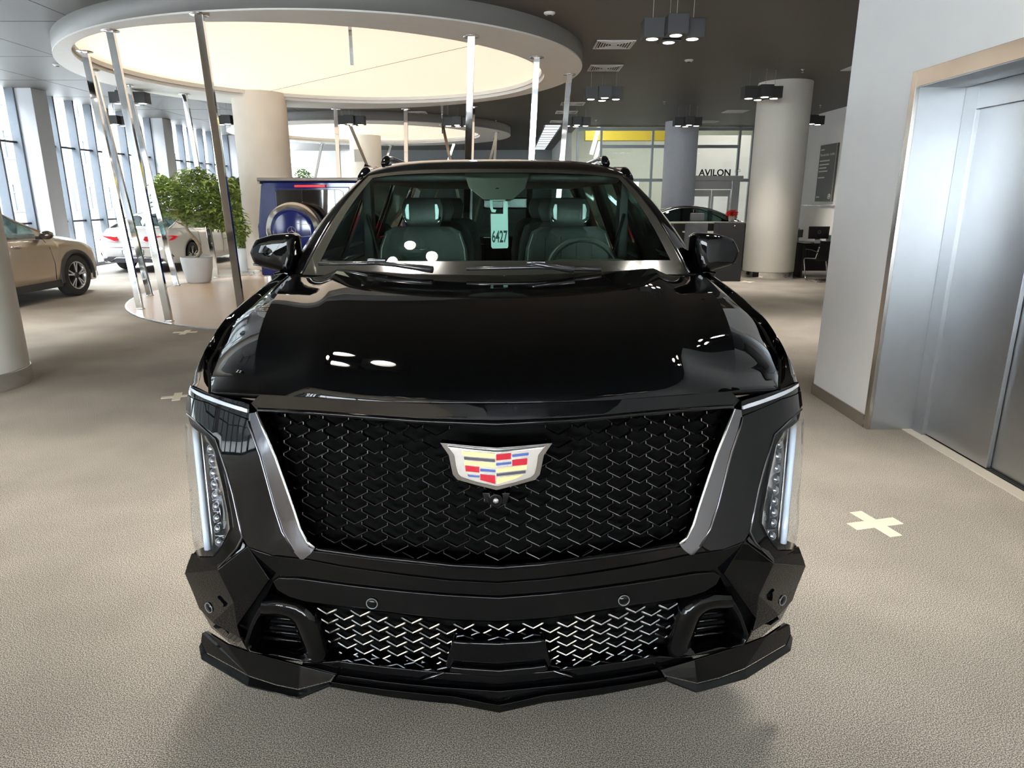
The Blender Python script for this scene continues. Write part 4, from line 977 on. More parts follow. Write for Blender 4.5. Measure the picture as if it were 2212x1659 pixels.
print('grille blades', cnt)
ftube('grille_lower_rail', [(668, 1178), (690, 1187), (800, 1202), (980, 1221), (1072, 1226)], .007, TRIM, .0, mirror_close=True)
# crest badge
SLV = mat('badge_silver', (.80, .80, .81), .22, metal=.9)
def qpx(cx, cy): return 860 + cx / 5.027, 860 + cy / 5.027
cr = empty('crest_badge'); cr.parent = hero
def bpts(poly, Y): return [cY(*qpx(*p), Y) for p in poly]
BY = .012
def bplate(name, poly, m, Y, th, bev, par, crown=.010):
    P = [cY(*qpx(*p), Y) for p in poly]; pts = [(p.x, p.z) for p in P]
    me = patch_mesh(pts, lambda x, z: Vector((x, Y + abs(x) * .10, z)), .05, .1)
    return link(name, me, m, par, bevel=bev, solid=th, seg=3)
half = [(1066, 540), (800, 528), (450, 508), (545, 640), (570, 760), (590, 850), (640, 905), (850, 955), (1066, 1000)]
out = half + [(2132 - x, y) for x, y in half[-2:0:-1]]
bplate('badge_rim', out, mat('badge_dark_rim', (.30, .30, .31), .18, metal=1), BY, .03, .006, cr)
h2 = [(1066, 575), (820, 565), (520, 540), (600, 640), (618, 760), (640, 840), (680, 880), (860, 930), (1066, 968)]
bplate('badge_face', h2 + [(2132 - x, y) for x, y in h2[-2:0:-1]], SLV, BY - .007, .012, .004, cr)
YELL = mat('badge_gold', (.80, .60, .25), .3, coat=.6); REDM = mat('badge_red', (.42, .004, .02), .25, coat=.6); BLUM = mat('badge_blue', (.05, .09, .32), .25, coat=.6); DKB = mat('badge_slate', (.05, .045, .06), .3, coat=.6)
for nm, m, polys in (('gold_panel', YELL, [[(685, 592), (1052, 605), (1052, 655), (705, 638)], [(715, 695), (1052, 708), (1052, 755), (720, 740)], [(1068, 770), (1400, 742), (1395, 785), (1068, 808)], [(1070, 870), (1360, 842), (1300, 875), (1070, 938)]]),
                     ('slate_bar', DKB, [[(712, 650), (1052, 668), (1052, 698), (716, 682)], [(1068, 822), (1388, 800), (1385, 828), (1068, 850)]]),
                     ('red_panel', REDM, [[(1065, 612), (1228, 603), (1228, 668), (1065, 678)], [(1240, 680), (1407, 668), (1400, 735), (1240, 745)], [(725, 745), (882, 758), (882, 818), (732, 808)], [(890, 835), (1055, 845), (1055, 935), (892, 898)]]),
                     ('blue_bar', BLUM, [[(1240, 622), (1422, 608), (1415, 635), (1240, 648)], [(1065, 710), (1230, 700), (1230, 722), (1065, 735)], [(890, 775), (1055, 785), (1055, 808), (890, 802)], [(750, 845), (885, 855), (885, 872), (765, 868)]])):
    for p in polys: bplate(nm, p, m, BY - .0095, .004, .0006, cr)
MB().tube([cY(*qpx(560, 560), BY - .003) + Vector((0, .015, 0)), cY(*qpx(1066, 590), BY - .008), cY(*qpx(1572, 560), BY - .003) + Vector((0, .015, 0))], .0022, 6).build('badge_ridge', CHR, cr)
# camera under the badge
cm = MB().cyl((0, 0, 0), .020, .035, 20, axis='y').build('front_camera', TRIM, hero, bevel=.003); cm.location = cY(1071, 1080, .02) + Vector((0, .03, 0))
MB().cyl((0, -.034, 0), .008, .003, 16, axis='y').build('camera_lens', SIL, cm)
pan('camera_bracket', [(1040, 1064), (1103, 1064), (1096, 1088), (1047, 1088)], TRIM, .028, .03, .004, both=False)

# lower bumper beams
panc('bumper_ledge', [(1072, 1229), (980, 1225), (800, 1207), (690, 1192), (668, 1190), (655, 1206), (667, 1209), (732, 1222), (879, 1243), (980, 1254), (1072, 1259)], BLK, .0, .05, .010)
panc('bumper_ledge', [(1072, 1260), (980, 1255), (879, 1244), (732, 1223), (667, 1210), (600, 1202), (583, 1200), (600, 1228), (610, 1246), (646, 1248), (724, 1259), (868, 1276), (980, 1285), (1072, 1290)], BLK, -.006, .05, .009)
panc('bumper_beam', [(1072, 1291), (980, 1286), (868, 1277), (724, 1260), (646, 1249), (605, 1248), (590, 1256), (600, 1275), (625, 1290), (662, 1301), (787, 1315), (980, 1339), (1072, 1342)], TRIM, -.014, .05, .007)
pan('bumper_infill', [(535, 1182), (583, 1198), (604, 1204), (602, 1228), (610, 1247), (592, 1257), (585, 1253)], BLK, .0, .03, .005)
# bumper corners, faceted
def facet(name, verts, faces, m, bevel=.0015, par=None):
    P = [FS(*fp(x, y, o), o) for x, y, o in verts]
    for sg in (1, -1):
        vs = [(p.x * sg, p.y, p.z) for p in P]; fs = [f if sg > 0 else f[::-1] for f in faces]
        me = bpy.data.meshes.new(name); me.from_pydata(vs, [], fs)
        bm = bmesh.new(); bm.from_mesh(me); bmesh.ops.recalc_face_normals(bm, faces=bm.faces)
        c = sum((f.normal * f.calc_area() for f in bm.faces), Vector()); 
        if c.y > 0: bmesh.ops.reverse_faces(bm, faces=bm.faces)
        bm.to_mesh(me); bm.free()
        link(name, me, m, par or hero, bevel=bevel, solid=.010, seg=3, blim=9)
V_ = [(413, 1196, .0), (460, 1203, .03), (472, 1232, -.005), (407, 1243, -.02), (510, 1302, -.020), (535, 1181, .0), (585, 1252, -.02), (548, 1304, -.01), (515, 1352, -.012), (521, 1378, -.006), (462, 1346, -.008), (426, 1323, -.004), (416, 1290, -.012), (402, 1228, -.006), (494, 1146, .03)]
facet('bumper_corner', V_, [(13, 0, 1, 2, 3), (3, 2, 4), (1, 14, 5, 2), (2, 5, 6, 4), (4, 6, 7, 8), (3, 4, 12), (4, 8, 9, 10), (4, 10, 11, 12)], BLK)
facet('bumper_corner_lower', [(426, 1324, 0), (462, 1347, 0), (521, 1379, 0), (533, 1409, .02), (500, 1394, .02), (442, 1363, .02), (434, 1345, .01)], [(0, 1, 2, 3, 4, 5, 6)], BLK, .004)
pan('corner_backing', [(409, 1200), (470, 1215), (535, 1190), (580, 1255), (560, 1300), (545, 1400), (442, 1362), (425, 1320), (408, 1245)], VOID, .045, .01, 0)
# side intake: frame and slats
ring_o = [(567, 1299), (600, 1297), (640, 1304), (655, 1312), (673, 1330), (690, 1372), (706, 1427), (700, 1434), (655, 1425), (600, 1413), (541, 1408), (530, 1386), (545, 1340)]
ring_i = [(572, 1322), (600, 1322), (622, 1325), (636, 1336), (648, 1368), (660, 1399), (640, 1403), (600, 1398), (551, 1385), (550, 1375), (560, 1345)]
o_ = [fp(*p, -.01) for p in ring_o]; i_ = [fp(*p, .03) for p in ring_i]
def strip_pts(A, Bp, n=40):
    def rs(P):
        P = P + [P[0]]; d = [0]
        for a, b in zip(P[:-1], P[1:]): d.append(d[-1] + math.dist(a, b))
        return [tuple(np.interp(d[-1] * k / n, d, [p[j] for p in P]) for j in (0, 1)) for k in range(n)]
    A, Bp = rs(A), rs(Bp)
    return A, Bp
A_, B_ = strip_pts(o_, i_)
for sg in (-1, 1):
    rows = []
    for (P0, P1, t, off) in ((A_, A_, 0, .03), (A_, A_, 0, -.006), (A_, B_, .25, -.016), (A_, B_, .7, -.010), (A_, B_, 1.0, .01), (A_, B_, 1.0, .09)):
        rows.append([FS(a[0] + (b[0] - a[0]) * t, a[1] + (b[1] - a[1]) * t, off) for a, b in zip(P0, P1)])
    rows = [r + [r[0]] for r in rows]
    if sg > 0: rows = [[Vector((-p.x, p.y, p.z)) for p in r] for r in rows]
    it = MB().grid(rows).build('side_intake', BLK, hero, blim=60)
    for k in range(4):
        y = 1334 + k * 15; P = [FS(*fp(x, y - 3 + (x - 560) * .10, .05), .05) for x in (566 - k * 4, 600, 640 + k * 4)]
        MB().tube([(abs(p.x) * sg, p.y, p.z) for p in P], .006, 6).build('intake_slat', TRIM, it)
pan('intake_backing', [(556, 1296), (662, 1300), (706, 1430), (535, 1412), (528, 1370)], VOID, .085, .01, 0)
# lower mesh
lowp = [(1072, 1345), (980, 1342), (787, 1318), (690, 1306), (676, 1310), (690, 1350), (712, 1420), (730, 1426), (980, 1452), (1072, 1456)]
lgr = panc('lower_grille', lowp, VOID, .07, .01, 0)
lpoly = [fp(x, y, .03) for x, y in [(1072, 1347), (980, 1344), (787, 1320), (692, 1308), (700, 1350), (718, 1418), (730, 1424), (980, 1448), (1072, 1452)]]
lpoly = [(-abs(s), z) for s, z in lpoly]; lpoly = lpoly + [(-s, z) for s, z in lpoly[-2:0:-1]]
bm2 = blade_mesh(.030, .016, .003, .0058, .018); bm2.materials.append(mat('lower_mesh_metal', (.6, .6, .62), .16, metal=1))
z2 = fp(1072, 1382, .03)[1]; cnt = 0
for i in range(-16, 17):
    for j in range(-4, 4):
        s = i * .0505; z = z2 + (j + (.5 if i % 2 else 0)) * .0335
        if not inside(lpoly, s, z + .006) or not inside(lpoly, s, z + .018) or (abs(s) < .135 and z < z2 - .01): continue
        p = FS(s, z, .03); q = FS(s + .01, z, .03)
        o = bpy.data.objects.new('lower_grille_blade', bm2); COL.objects.link(o); o.parent = lgr; o.location = p; o.rotation_euler = (R(-8), 0, math.atan2(q.y - p.y, q.x - p.x)); cnt += 1
print('lower blades', cnt)
# plate plinth
panc('plate_plinth', [(1072, 1388), (1000, 1386), (978, 1384), (968, 1420), (962, 1446), (1000, 1456), (1072, 1461)], BLK, -.012, .06, .010)
panc('plinth_lip', [(1072, 1448), (1000, 1443), (975, 1440), (970, 1452), (1000, 1458), (1072, 1463)], TRIM, -.03, .03, .006)
# skid panel and splitter
panc('skid_panel', [(1072, 1458), (980, 1454), (730, 1428), (706, 1430), (655, 1430), (651, 1438), (727, 1457), (850, 1474), (980, 1486), (1072, 1493)], BLK, -.004, .05, .008)
for sgx in (1, -1):
    a, b = FS(*fp(960, 1452, -.012), -.012), FS(*fp(908, 1472, -.012), -.012)
    MB().tube([(sgx * p.x, p.y, p.z) for p in (a, b)], .004, 6).build('skid_crease', DCHR, hero)
panc('front_splitter', [(1072, 1494), (980, 1487), (850, 1475), (735, 1459), (719, 1473), (850, 1492), (980, 1505), (1072, 1510)], BLK, -.022, .04, .006)
panc('splitter_blade', [(1072, 1510), (980, 1505), (850, 1492), (719, 1474), (712, 1483), (850, 1507), (980, 1521), (1072, 1528)], BLK, -.036, .05, .006)
V_ = [(728, 1458, -.02), (651, 1438, -.02), (541, 1409, -.01), (490, 1392, -.005), (442, 1366, 0), (438, 1375, -.01), (440, 1393, -.02), (452, 1412, -.02), (545, 1461, -.03), (600, 1479, -.03), (648, 1489, -.035), (716, 1471, -.035)]
facet('corner_splitter', V_, [(0, 1, 10, 11), (1, 2, 9, 10), (2, 3, 8, 9), (3, 4, 5, 6, 7, 8)], BLK, .0025)
V_ = [(440, 1394, -.02), (452, 1413, -.02), (545, 1462, -.03), (600, 1480, -.03), (648, 1490, -.035), (716, 1472, -.035), (718, 1480, -.05), (652, 1509, -.055), (640, 1507, -.055), (545, 1484, -.05), (450, 1430, -.04), (439, 1408, -.03)]
facet('splitter_lip', V_, [(0, 1, 10, 11), (1, 2, 9, 10), (2, 3, 8, 9), (3, 4, 7, 8), (4, 5, 6, 7)], BLK, .003)
# parking sensors
for (px, py) in ((805, 1303), (457, 1313)):
    for sg in (1, -1):
        s, z = fp(px, py, -.016); p = FS(s, z, -.016); q = FS(s + .01, z, -.016)
        o = MB().lathe([(0, .002), (.0135, .002), (.0145, 0), (.0165, 0), (.0165, -.006)], n=24, axis='y').build('parking_sensor', TRIM, hero)
        MB().lathe([(.0150, .0008), (.0172, .0026), (.0176, .0)], n=24, axis='y').build('sensor_ring', mat('sensor_ring_grey', (.12, .12, .12), .4), o, fix=False)
        o.location = (abs(p.x) * sg, p.y - .002, p.z); o.rotation_euler = (0, 0, math.atan2(q.y - p.y, q.x - p.x) * (1 if (o.location.x < 0) == (p.x < 0) else -1))
# upper light strips
DRLM = mat('light_strip_clear', (.55, .57, .62), .12, metal=.6, coat=1)
strip = [(410, 832), (430, 841), (455, 850), (490, 860), (525, 869), (538, 874), (538, 905), (493, 889), (448, 869), (405, 851)]
pan('upper_light_strip', strip, TRIM, .002, .03, .004)
pan('light_strip_lens', [(412, 836), (455, 856), (525, 880), (535, 884), (535, 892), (493, 879), (450, 864), (411, 842)], DRLM, -.006, .012, .004)
# headlamps
lens = [(399, 914), (407, 916), (440, 940), (460, 972), (476, 1040), (490, 1109), (494, 1143), (481, 1171), (460, 1201), (428, 1201), (419, 1185), (411, 1086), (404, 1008)]
hb = pan('headlamp_housing', lens, mat('lamp_interior', (.012, .013, .016), .25, coat=.5), .055, .01, 0)
lc = pan('headlamp_cover', lens, LENSG, .0, .004, 0)
for o, sg in zip(hb, (-1, 1)):
    def T(px, py, off):
        p = FS(*fp(px, py, off), off); return Vector((abs(p.x) * sg, p.y, p.z))
    P = [T(412 + 29 * t, 921 + 264 * t, .022) for t in [i / 12 for i in range(13)]]
    b = MB(); 
    MB().tube(P, .0105, 8).build('light_guide', mat('guide_white', (.62, .66, .72), .22, coat=.8), o)
    MB().tube([p + Vector((-sg * .017, .004, 0)) for p in P], .0035, 6).build('light_guide_edge', CHR, o)
    MB().tube([T(434 + 35 * t, 950 + 200 * t, .02) + Vector((-sg * .012, 0, 0)) for t in (0, .25, .5, .75, 1)], .003, 6).build('inner_rib', DCHR, o)
    for k, (cx, cy) in enumerate(((285, 290), (300, 390), (315, 505), (325, 620), (335, 725), (345, 830), (352, 935), (360, 1045), (368, 1145), (380, 1270))):
        c = T(380 + cx / 4.366, 880 + cy / 4.366, .024)
        l = MB().lathe([(.001, .010), (.006, .009), (.0105, .005), (.0125, 0), (.0125, -.012)], n=14, axis='y').build('led_module', mat('led_lens', (.30, .31, .33), .08, metal=.85, coat=1), o)
        l.location = c; l.scale = (1.05, 1, 1.25)
        MB().box(-.0150, .0150, .006, .02, -.018, .018).build('led_bezel', DCHR, l, bevel=.003)
bz = [(494, 1143), (490, 1109), (476, 1040), (460, 972), (440, 940), (407, 916), (401, 886), (414, 901), (436, 919), (462, 938), (474, 953), (475, 975), (488, 1016), (502, 1065), (513, 1117), (524, 1162), (512, 1185), (470, 1230), (462, 1222), (413, 1196), (419, 1188), (428, 1203), (460, 1203), (481, 1173)]
pan('headlamp_bezel', bz, TRIM, .01, .05, .006, du=.02, dv=.04)
ftube('bezel_bead', [(404, 893), (440, 925), (466, 948), (474, 975), (488, 1016), (502, 1066), (513, 1117), (523, 1160), (512, 1184), (472, 1226)], .0035, DCHR, 0)

# ---------------------------------------------------------------- bonnet
NH = 34
ycs = [.0, .012, .03, .06, .10, .15, .21, .28, .36, .45, .55, .66, .78, .90, 1.02, 1.12, 1.20, 1.26]
# longitudinal guide curves (left side): centre, dome edge, valley, crease, shut line
hs, hz = fp(563, 851, 0), None
def crv(pts): return [Vector(p) for p in pts]
def resamp(P, n):
    d = [0]
    for a, b in zip(P[:-1], P[1:]): d.append(d[-1] + (b - a).length)
    d = np.array(d) / d[-1]; xs = np.linspace(0, 1, n); out = []
    for t in xs:
        i = min(len(P) - 2, max(0, int(np.searchsorted(d, t) - 1))); u = float((t - d[i]) / (d[i + 1] - d[i]))
        p0, p1, p2, p3 = P[max(i - 1, 0)], P[i], P[i + 1], P[min(i + 2, len(P) - 1)]
        m1 = (p2 - p0) * .5; m2 = (p3 - p1) * .5
        if i == 0: m1 = (p2 - p1)
        if i == len(P) - 2: m2 = (p2 - p1)
        out.append((2 * u ** 3 - 3 * u * u + 1) * p1 + (u ** 3 - 2 * u * u + u) * m1 + (-2 * u ** 3 + 3 * u * u) * p2 + (u ** 3 - u * u) * m2)
    return out
zf = fp(1072, 872, 0)[1]
C0 = crv([(0, itp(VT, zf), zf), (0, .108, zf + .028), (0, .16, zf + .055), (0, .26, zf + .092), (0, .42, zf + .135), (0, .66, zf + .180), (0, .95, zf + .215), (0, 1.27, zf + .238)])
def onz(px, py, z): return cZ(px, py, z)
CR = [FS(*fp(562, 852, 0), 0), onz(551, 805, 1.192), onz(551, 770, 1.238), onz(560, 720, 1.295), onz(580, 665, 1.343), onz(600, 635, 1.364), onz(620, 610, 1.378), onz(640, 596, 1.388)]
SHL = [FS(*fp(542, 875, 0), 0), FS(*fp(455, 846, 0), 0), onz(453, 781, 1.155), onz(465, 762, 1.178), onz(491, 712, 1.235), onz(522, 683, 1.272), onz(557, 652, 1.306), onz(598, 620, 1.338), onz(630, 597, 1.362)]
DM = [Vector((-.545 - .0, CR[0].y - .035, zf - .0)), Vector((-.545, .16, 1.205)), Vector((-.55, .24, 1.248)), Vector((-.565, .40, 1.300)), Vector((-.60, .62, 1.343)), Vector((-.64, .85, 1.374)), Vector((-.675, 1.08, 1.398)), Vector((-.70, 1.30, 1.416))]
SHL2 = SHL[1:]
N = 40
c0, dm, cr_, sh = resamp(C0, N), resamp(DM, N), resamp(CR, N), resamp([SHL[1]] + SHL[2:], N)
rows = []
for k in range(N):
    t = k / (N - 1); a, d, c, s = c0[k], dm[k], cr_[k], sh[k]
    row = []
    for j in range(11):      # crowned centre up to the dome edge
        u = j / 10; p = a.lerp(d, u); yy = a.y + (d.y - a.y) * u ** 2
        bow = .012 * math.sin(math.pi * min(u, 1)) * min(1, t * 6)
        row.append(Vector((p.x, yy if k < 2 else p.y, a.z + (d.z - a.z) * u ** 2.2 + bow * 0)))
    dip = .004 + .020 * t ** 1.5
    for j in range(1, 9):     # valley between dome edge and outer crease
        u = j / 8; p = d.lerp(c, u); w = math.sin(math.pi * u) ** 1.3 * (1 - .35 * u); p = p + Vector((0, 0, -dip * w * min(1, t * 5))); row.append(p)
    for j in range(1, 7):
        u = j / 6; p = c.lerp(s, u); p.z += .012 * math.sin(math.pi * u) * min(1, t * 4 + .1); p.x -= .010 * math.sin(math.pi * u); row.append(p)
    rows.append([Vector((-p.x, p.y, p.z)) for p in row[::-1]] + row[1:])
b = MB().grid(rows); me = b.mesh('bonnet')
bm = bmesh.new(); bm.from_mesh(me)
if sum(f.normal.z for f in bm.faces) < 0: bmesh.ops.reverse_faces(bm, faces=bm.faces)
sharp = {6, 6 + 28 + 8}
nrow = len(rows[0])
for e in bm.edges:
    a_, b2 = e.verts[0].index, e.verts[1].index
    if a_ % nrow == b2 % nrow and a_ % nrow in (6, nrow - 7): e.smooth = False
bm.to_mesh(me); bm.free()
bon = bpy.data.objects.new('bonnet', me); COL.objects.link(bon); me.materials.append(BLK); bon.parent = hero
me.shade_smooth()
ca_ = me.attributes.get('sharp_edge') or me.attributes.new('sharp_edge', 'BOOLEAN', 'EDGE')
for i, e in enumerate(me.edges):
    a_, b2 = e.vertices
    ca_.data[i].value = (a_ % nrow == b2 % nrow and a_ % nrow in (6, nrow - 7))
s = bon.modifiers.new('solid', 'SOLIDIFY'); s.thickness = .018; s.offset = -1
bv = bon.modifiers.new('bevel', 'BEVEL'); bv.width = .004; bv.segments = 2; bv.limit_method = 'ANGLE'; bv.angle_limit = R(50)
# wings: from shut line over the shoulder down the side to the arch
def wing(sg):
    FT = [FS(*fp(413, 833, 0), 0), Vector((-1.03, .50, 1.128)), Vector((-1.032, .62, 1.170)), Vector((-1.034, .78, 1.212)), Vector((-1.036, .95, 1.243)), Vector((-1.038, 1.15, 1.275)), Vector((-1.04, 1.36, 1.300)), Vector((-1.04, 1.56, 1.322))]
    s_in = [p + Vector((-.006, 0, -.004)) for p in sh]; ft = resamp(FT, N)
    rows = []
    for k in range(N):
        a, f = s_in[k], ft[k]; row = []
        for j in range(7):
            u = j / 6; p = a.lerp(f, u); p.z += .035 * math.sin(math.pi * u) * min(1, .25 + k / N * 2); p.x -= .012 * math.sin(math.pi * u); row.append(p)
        y = f.y; zb = .72 if y > .62 else .72
        ax, az, ar = 1.02, .46, .50
        zl = az + math.sqrt(max(0, ar * ar - (y - ax) ** 2)) if abs(y - ax) < ar else .45
        zl = max(zl, .5)
        for j in range(1, 8):
            u = j / 7; z = f.z + (zl - f.z) * u; row.append(Vector((f.x - .018 * math.sin(math.pi * min(1, u * 1.2)), y + 0, z)))
        rows.append([Vector((p.x * sg * -1 * -1, p.y, p.z)) if sg > 0 else Vector((-p.x, p.y, p.z)) for p in row])
    MB().grid(rows).build('front_wing', BLK, hero, solid=0)
wing(1); wing(-1)
for sg in (1, -1):
    MB().tube([(sg * p.x - sg * .003, p.y, p.z - .004) for p in sh], .004, 6).build('shut_line', VOID, hero)

# ---------------------------------------------------------------- body side, doors, tail
def side_x(z): return itp([(.3, .985), (.42, 1.0), (.6, 1.022), (.9, 1.04), (1.15, 1.036), (1.30, 1.005), (1.345, .985)], z)
def body_side(name, poly, m, bev=.006, th=.03, off=0):
    for sg in (1, -1):
        me = patch_mesh([(p[0], p[1]) for p in poly], lambda y, z: Vector(((side_x(z) + off) * sg, y, z)), .12, .08)
        bm = bmesh.new(); bm.from_mesh(me); bmesh.ops.recalc_face_normals(bm, faces=bm.faces)
        if sum(f.normal.x * sg for f in bm.faces) < 0: bmesh.ops.reverse_faces(bm, faces=bm.faces)
        bm.to_mesh(me); bm.free(); link(name, me, m, hero, bevel=bev, solid=th)
def arc(cy, cz, r, a0, a1, n=16): return [(cy + r * math.cos(R(a0 + (a1 - a0) * i / n)), cz + r * math.sin(R(a0 + (a1 - a0) * i / n))) for i in range(n + 1)]
body_side('front_door', [(1.575, .44), (2.66, .44), (2.72, 1.335), (1.58, 1.318)], BLK)
body_side('rear_door', [(2.675, .44), (3.56, .44), (3.72, .70), (3.86, 1.34), (2.735, 1.335)], BLK)
body_side('rear_quarter', [(3.58, .44)] + [(3.60, .46)] + arc(4.10, .46, .50, 180, 0)[0:] + [(4.62, .46), (5.2, .50), (5.26, 1.0), (5.22, 1.34), (3.875, 1.34), (3.735, .70)], BLK)
body_side('sill_step', [(1.56, .30), (3.58, .30), (3.57, .43), (1.57, .43)], TRIM, off=.02)
B('underbody', VOID, (-.92, .92, .35, 5.1, .28, .42), hero)
B('tail_panel', BLK, (-.98, .98, 5.18, 5.24, .45, 1.32), hero, bevel=.02)
for sg in (1, -1):
    for y in (2.35, 3.45):
        MB().box(min(sg * 1.03, sg * 1.06), max(sg * 1.03, sg * 1.06), y - .11, y + .11, 1.10, 1.13).build('door_handle', DCHR, hero, bevel=.008)
    for (y, nm) in ((1.02, 0), (4.10, 0)):
        wheel(hero, sg * .885, y, .41, .27, sg, .32, 7, dark=True)
        MB().lathe([(.49, .97 * sg), (.49, .72 * sg), (.42, .72 * sg)], (0, y, .46), 40, 'x', 0, math.pi).build('wheel_liner', VOID, hero)
# greenhouse
RT = [(2.16, 1.868), (2.26, 1.903), (2.42, 1.932), (2.8, 1.946), (3.6, 1.940), (4.6, 1.905), (5.0, 1.875)]
RWD = [(2.16, .725), (2.3, .738), (2.8, .755), (4.0, .745), (5.0, .71)]
rows = []
for y in [2.16, 2.18, 2.21, 2.26, 2.34, 2.42, 2.55, 2.8, 3.2, 3.6, 4.0, 4.4, 4.8, 5.0]:
    w = itp(RWD, y); z = itp(RT, y); row = []
    for j in range(25):
        u = -1 + 2 * j / 24; bow = .10 * (1 - u * u) if y < 2.4 else 0
        row.append(Vector((w * u, y - (.055 * (1 - u * u) if y < 2.5 else 0), z - .045 * abs(u) ** 5 - .012 * u * u + 0)))
    rows.append(row)
MB().grid(rows).build('roof_panel', BLK, hero, solid=0)
# windscreen
def ws(u, t, off=0):
    """u -1..1 across, t 0 (cowl) .. 1 (header)"""
    xb, xt = .935, .728; x = u * (xb + (xt - xb) * t)
    yb = 1.255 + .20 * u * u; yt = 2.155 - .055 * (1 - u * u)
    zb = 1.372 + .010 * (1 - u * u); zt = 1.868 - .012 * u * u - .030 * abs(u) ** 5
    bow = .045 * math.sin(math.pi * t)
    p = Vector((x, yb + (yt - yb) * t - bow * .45, zb + (zt - zb) * t + bow * .8))
    return p + Vector((0, off * .45, -off * .88))
NW = 28
MB().grid([[ws(-.985 + 1.97 * j / NW, i / 14) for j in range(NW + 1)] for i in range(15)]).build('windscreen', WINDSH, hero)
FRIT = mat('black_frit', (.022, .022, .018), .12)
def wsband(name, u0, u1, t0, t1, nu, nt, m=FRIT, off=-.002):
    MB().grid([[ws(u0 + (u1 - u0) * j / nu, t0 + (t1 - t0) * i / nt, off) for j in range(nu + 1)] for i in range(nt + 1)]).build(name, m, hero)
wsband('frit_band', -.97, .97, .945, 1.0, 28, 2); wsband('frit_band', -.97, .97, .0, .10, 28, 2)
wsband('frit_band', -.985, -.90, 0, .98, 2, 14); wsband('frit_band', .90, .985, 0, .98, 2, 14)
for sg in (-1, 1):
    # A pillar: outer pillar skin from wing to roof edge
    rows = []
    for i in range(17):
        t = i / 16; a = ws(sg * .97, t, -.004); b_ = ws(sg * 1.0, t, 0) + Vector((sg * (.062 - .030 * t), .05, -.016)); c_ = b_ + Vector((sg * (.018 - .004 * t), .07, -.055))
        rows.append([a, a.lerp(b_, .5) + Vector((0, -.005, .010)), b_, c_])
    MB().grid(rows).build('windscreen_pillar', BLK, hero)
    MB().tube([r[0] + Vector((sg * -.002, 0, .002)) for r in rows], .006, 6).build('pillar_moulding', DCHR, hero)
    # corner filler between wing top and pillar foot
    MB().add([ws(sg * .97, 0), ws(sg * .97, .10), (sg * 1.02, 1.74, 1.345), (sg * 1.035, 1.56, 1.322), (sg * .97, 1.42, 1.345)], [(0, 1, 2, 3, 4)]).build('pillar_foot', BLK, hero, solid=.01, bevel=.003)
    def gh(y, z):
        k = (z - 1.33) / (1.86 - 1.33); w = itp(RWD, max(2.16, y)) + .02; return Vector((sg * (.99 + (w - .99) * k), y, z))
    def ghp(name, poly, m, th=.008, bev=0):
        me = patch_mesh(poly, gh, .2, .12); link(name, me, m, hero, solid=th, bevel=bev)
    ghp('side_glass', [(1.70, 1.335), (2.62, 1.335), (2.62, 1.85), (2.40, 1.86)], SIDEG); ghp('side_glass', [(2.76, 1.335), (3.70, 1.335), (3.62, 1.87), (2.76, 1.87)], SIDEG); ghp('side_glass', [(3.84, 1.335), (4.9, 1.335), (4.75, 1.85), (3.78, 1.87)], SIDEG)
    ghp('door_pillar', [(2.62, 1.33), (2.76, 1.33), (2.76, 1.90), (2.62, 1.90)], TRIM, .05); ghp('door_pillar', [(3.70, 1.33), (3.84, 1.33), (3.78, 1.90), (3.62, 1.90)], TRIM, .05); ghp('door_pillar', [(4.9, 1.33), (5.15, 1.33), (5.0, 1.88), (4.75, 1.88)], BLK, .05)
    MB().tube([(sg * (itp(RWD, y) + .012), y, itp(RT, y) - .062) for y in (2.2, 2.4, 2.8, 3.6, 4.4, 5.0)], .028, 10).build('roof_side_rail', BLK, hero)
    MB().tube([(sg * .66, 2.50, 1.915), (sg * .665, 2.62, 1.945), (sg * .67, 2.85, 1.958), (sg * .67, 3.6, 1.958), (sg * .67, 4.5, 1.938), (sg * .67, 4.7, 1.89)], [.022, .024, .018, .018, .018, .02], 10).build('roof_rail', TRIM, hero)
    # mirrors
    mr = empty('door_mirror'); mr.parent = hero
    P = [p + Vector((-.018, 0, 0)) for p in [cY(548, 545, 1.50), cY(562, 517, 1.50), cY(600, 506, 1.50), cY(636, 504, 1.50), cY(647, 512, 1.50), cY(649, 560, 1.50), cY(642, 592, 1.50), cY(600, 583, 1.50), cY(560, 572, 1.50)]]
    f_ = 1 if sg < 0 else -1
    PP = [(p.x * f_, p.z) for p in P]; cx = sum(p[0] for p in PP) / 9; cz = sum(p[1] for p in PP) / 9
    rows = []
    n_ = len(PP); dense = []
    for i in range(n_):       # rounded outline
        for t in (0, .25, .5, .75):
            a_, b_, c_, d_ = [Vector(PP[(i + k) % n_]) for k in (-1, 0, 1, 2)]; lin = b_.lerp(c_, t)
            cr3 = .5 * (2 * b_ + (c_ - a_) * t + (2 * a_ - 5 * b_ + 4 * c_ - d_) * t * t + (-a_ + 3 * b_ - 3 * c_ + d_) * t ** 3)
            v = lin.lerp(cr3, .35); dense.append((v.x, v.y))
    for (dy, sc) in ((-.052, .0), (-.0515, .45), (-.049, .75), (-.041, .90), (-.018, .975), (.02, 1.0), (.10, .97), (.13, .90), (.13, 0)):
        rows.append([Vector((cx + (x - cx) * sc, 1.50 + dy + .12 * max(0, abs(cx + (x - cx) * sc) - 1.05) * (1 if dy < .1 else 0), cz + (z - cz) * sc)) for x, z in dense + dense[:1]])
    MB().grid(rows).build('mirror_housing', BLK, mr)
    MB().tube([Vector((x, 1.47, z)) for x, z in [(cx - f_ * .10, cz - .055), (cx - f_ * .0, cz - .066), (cx + f_ * .07, cz - .075)]], .006, 6).build('indicator_strip', DCHR, mr)
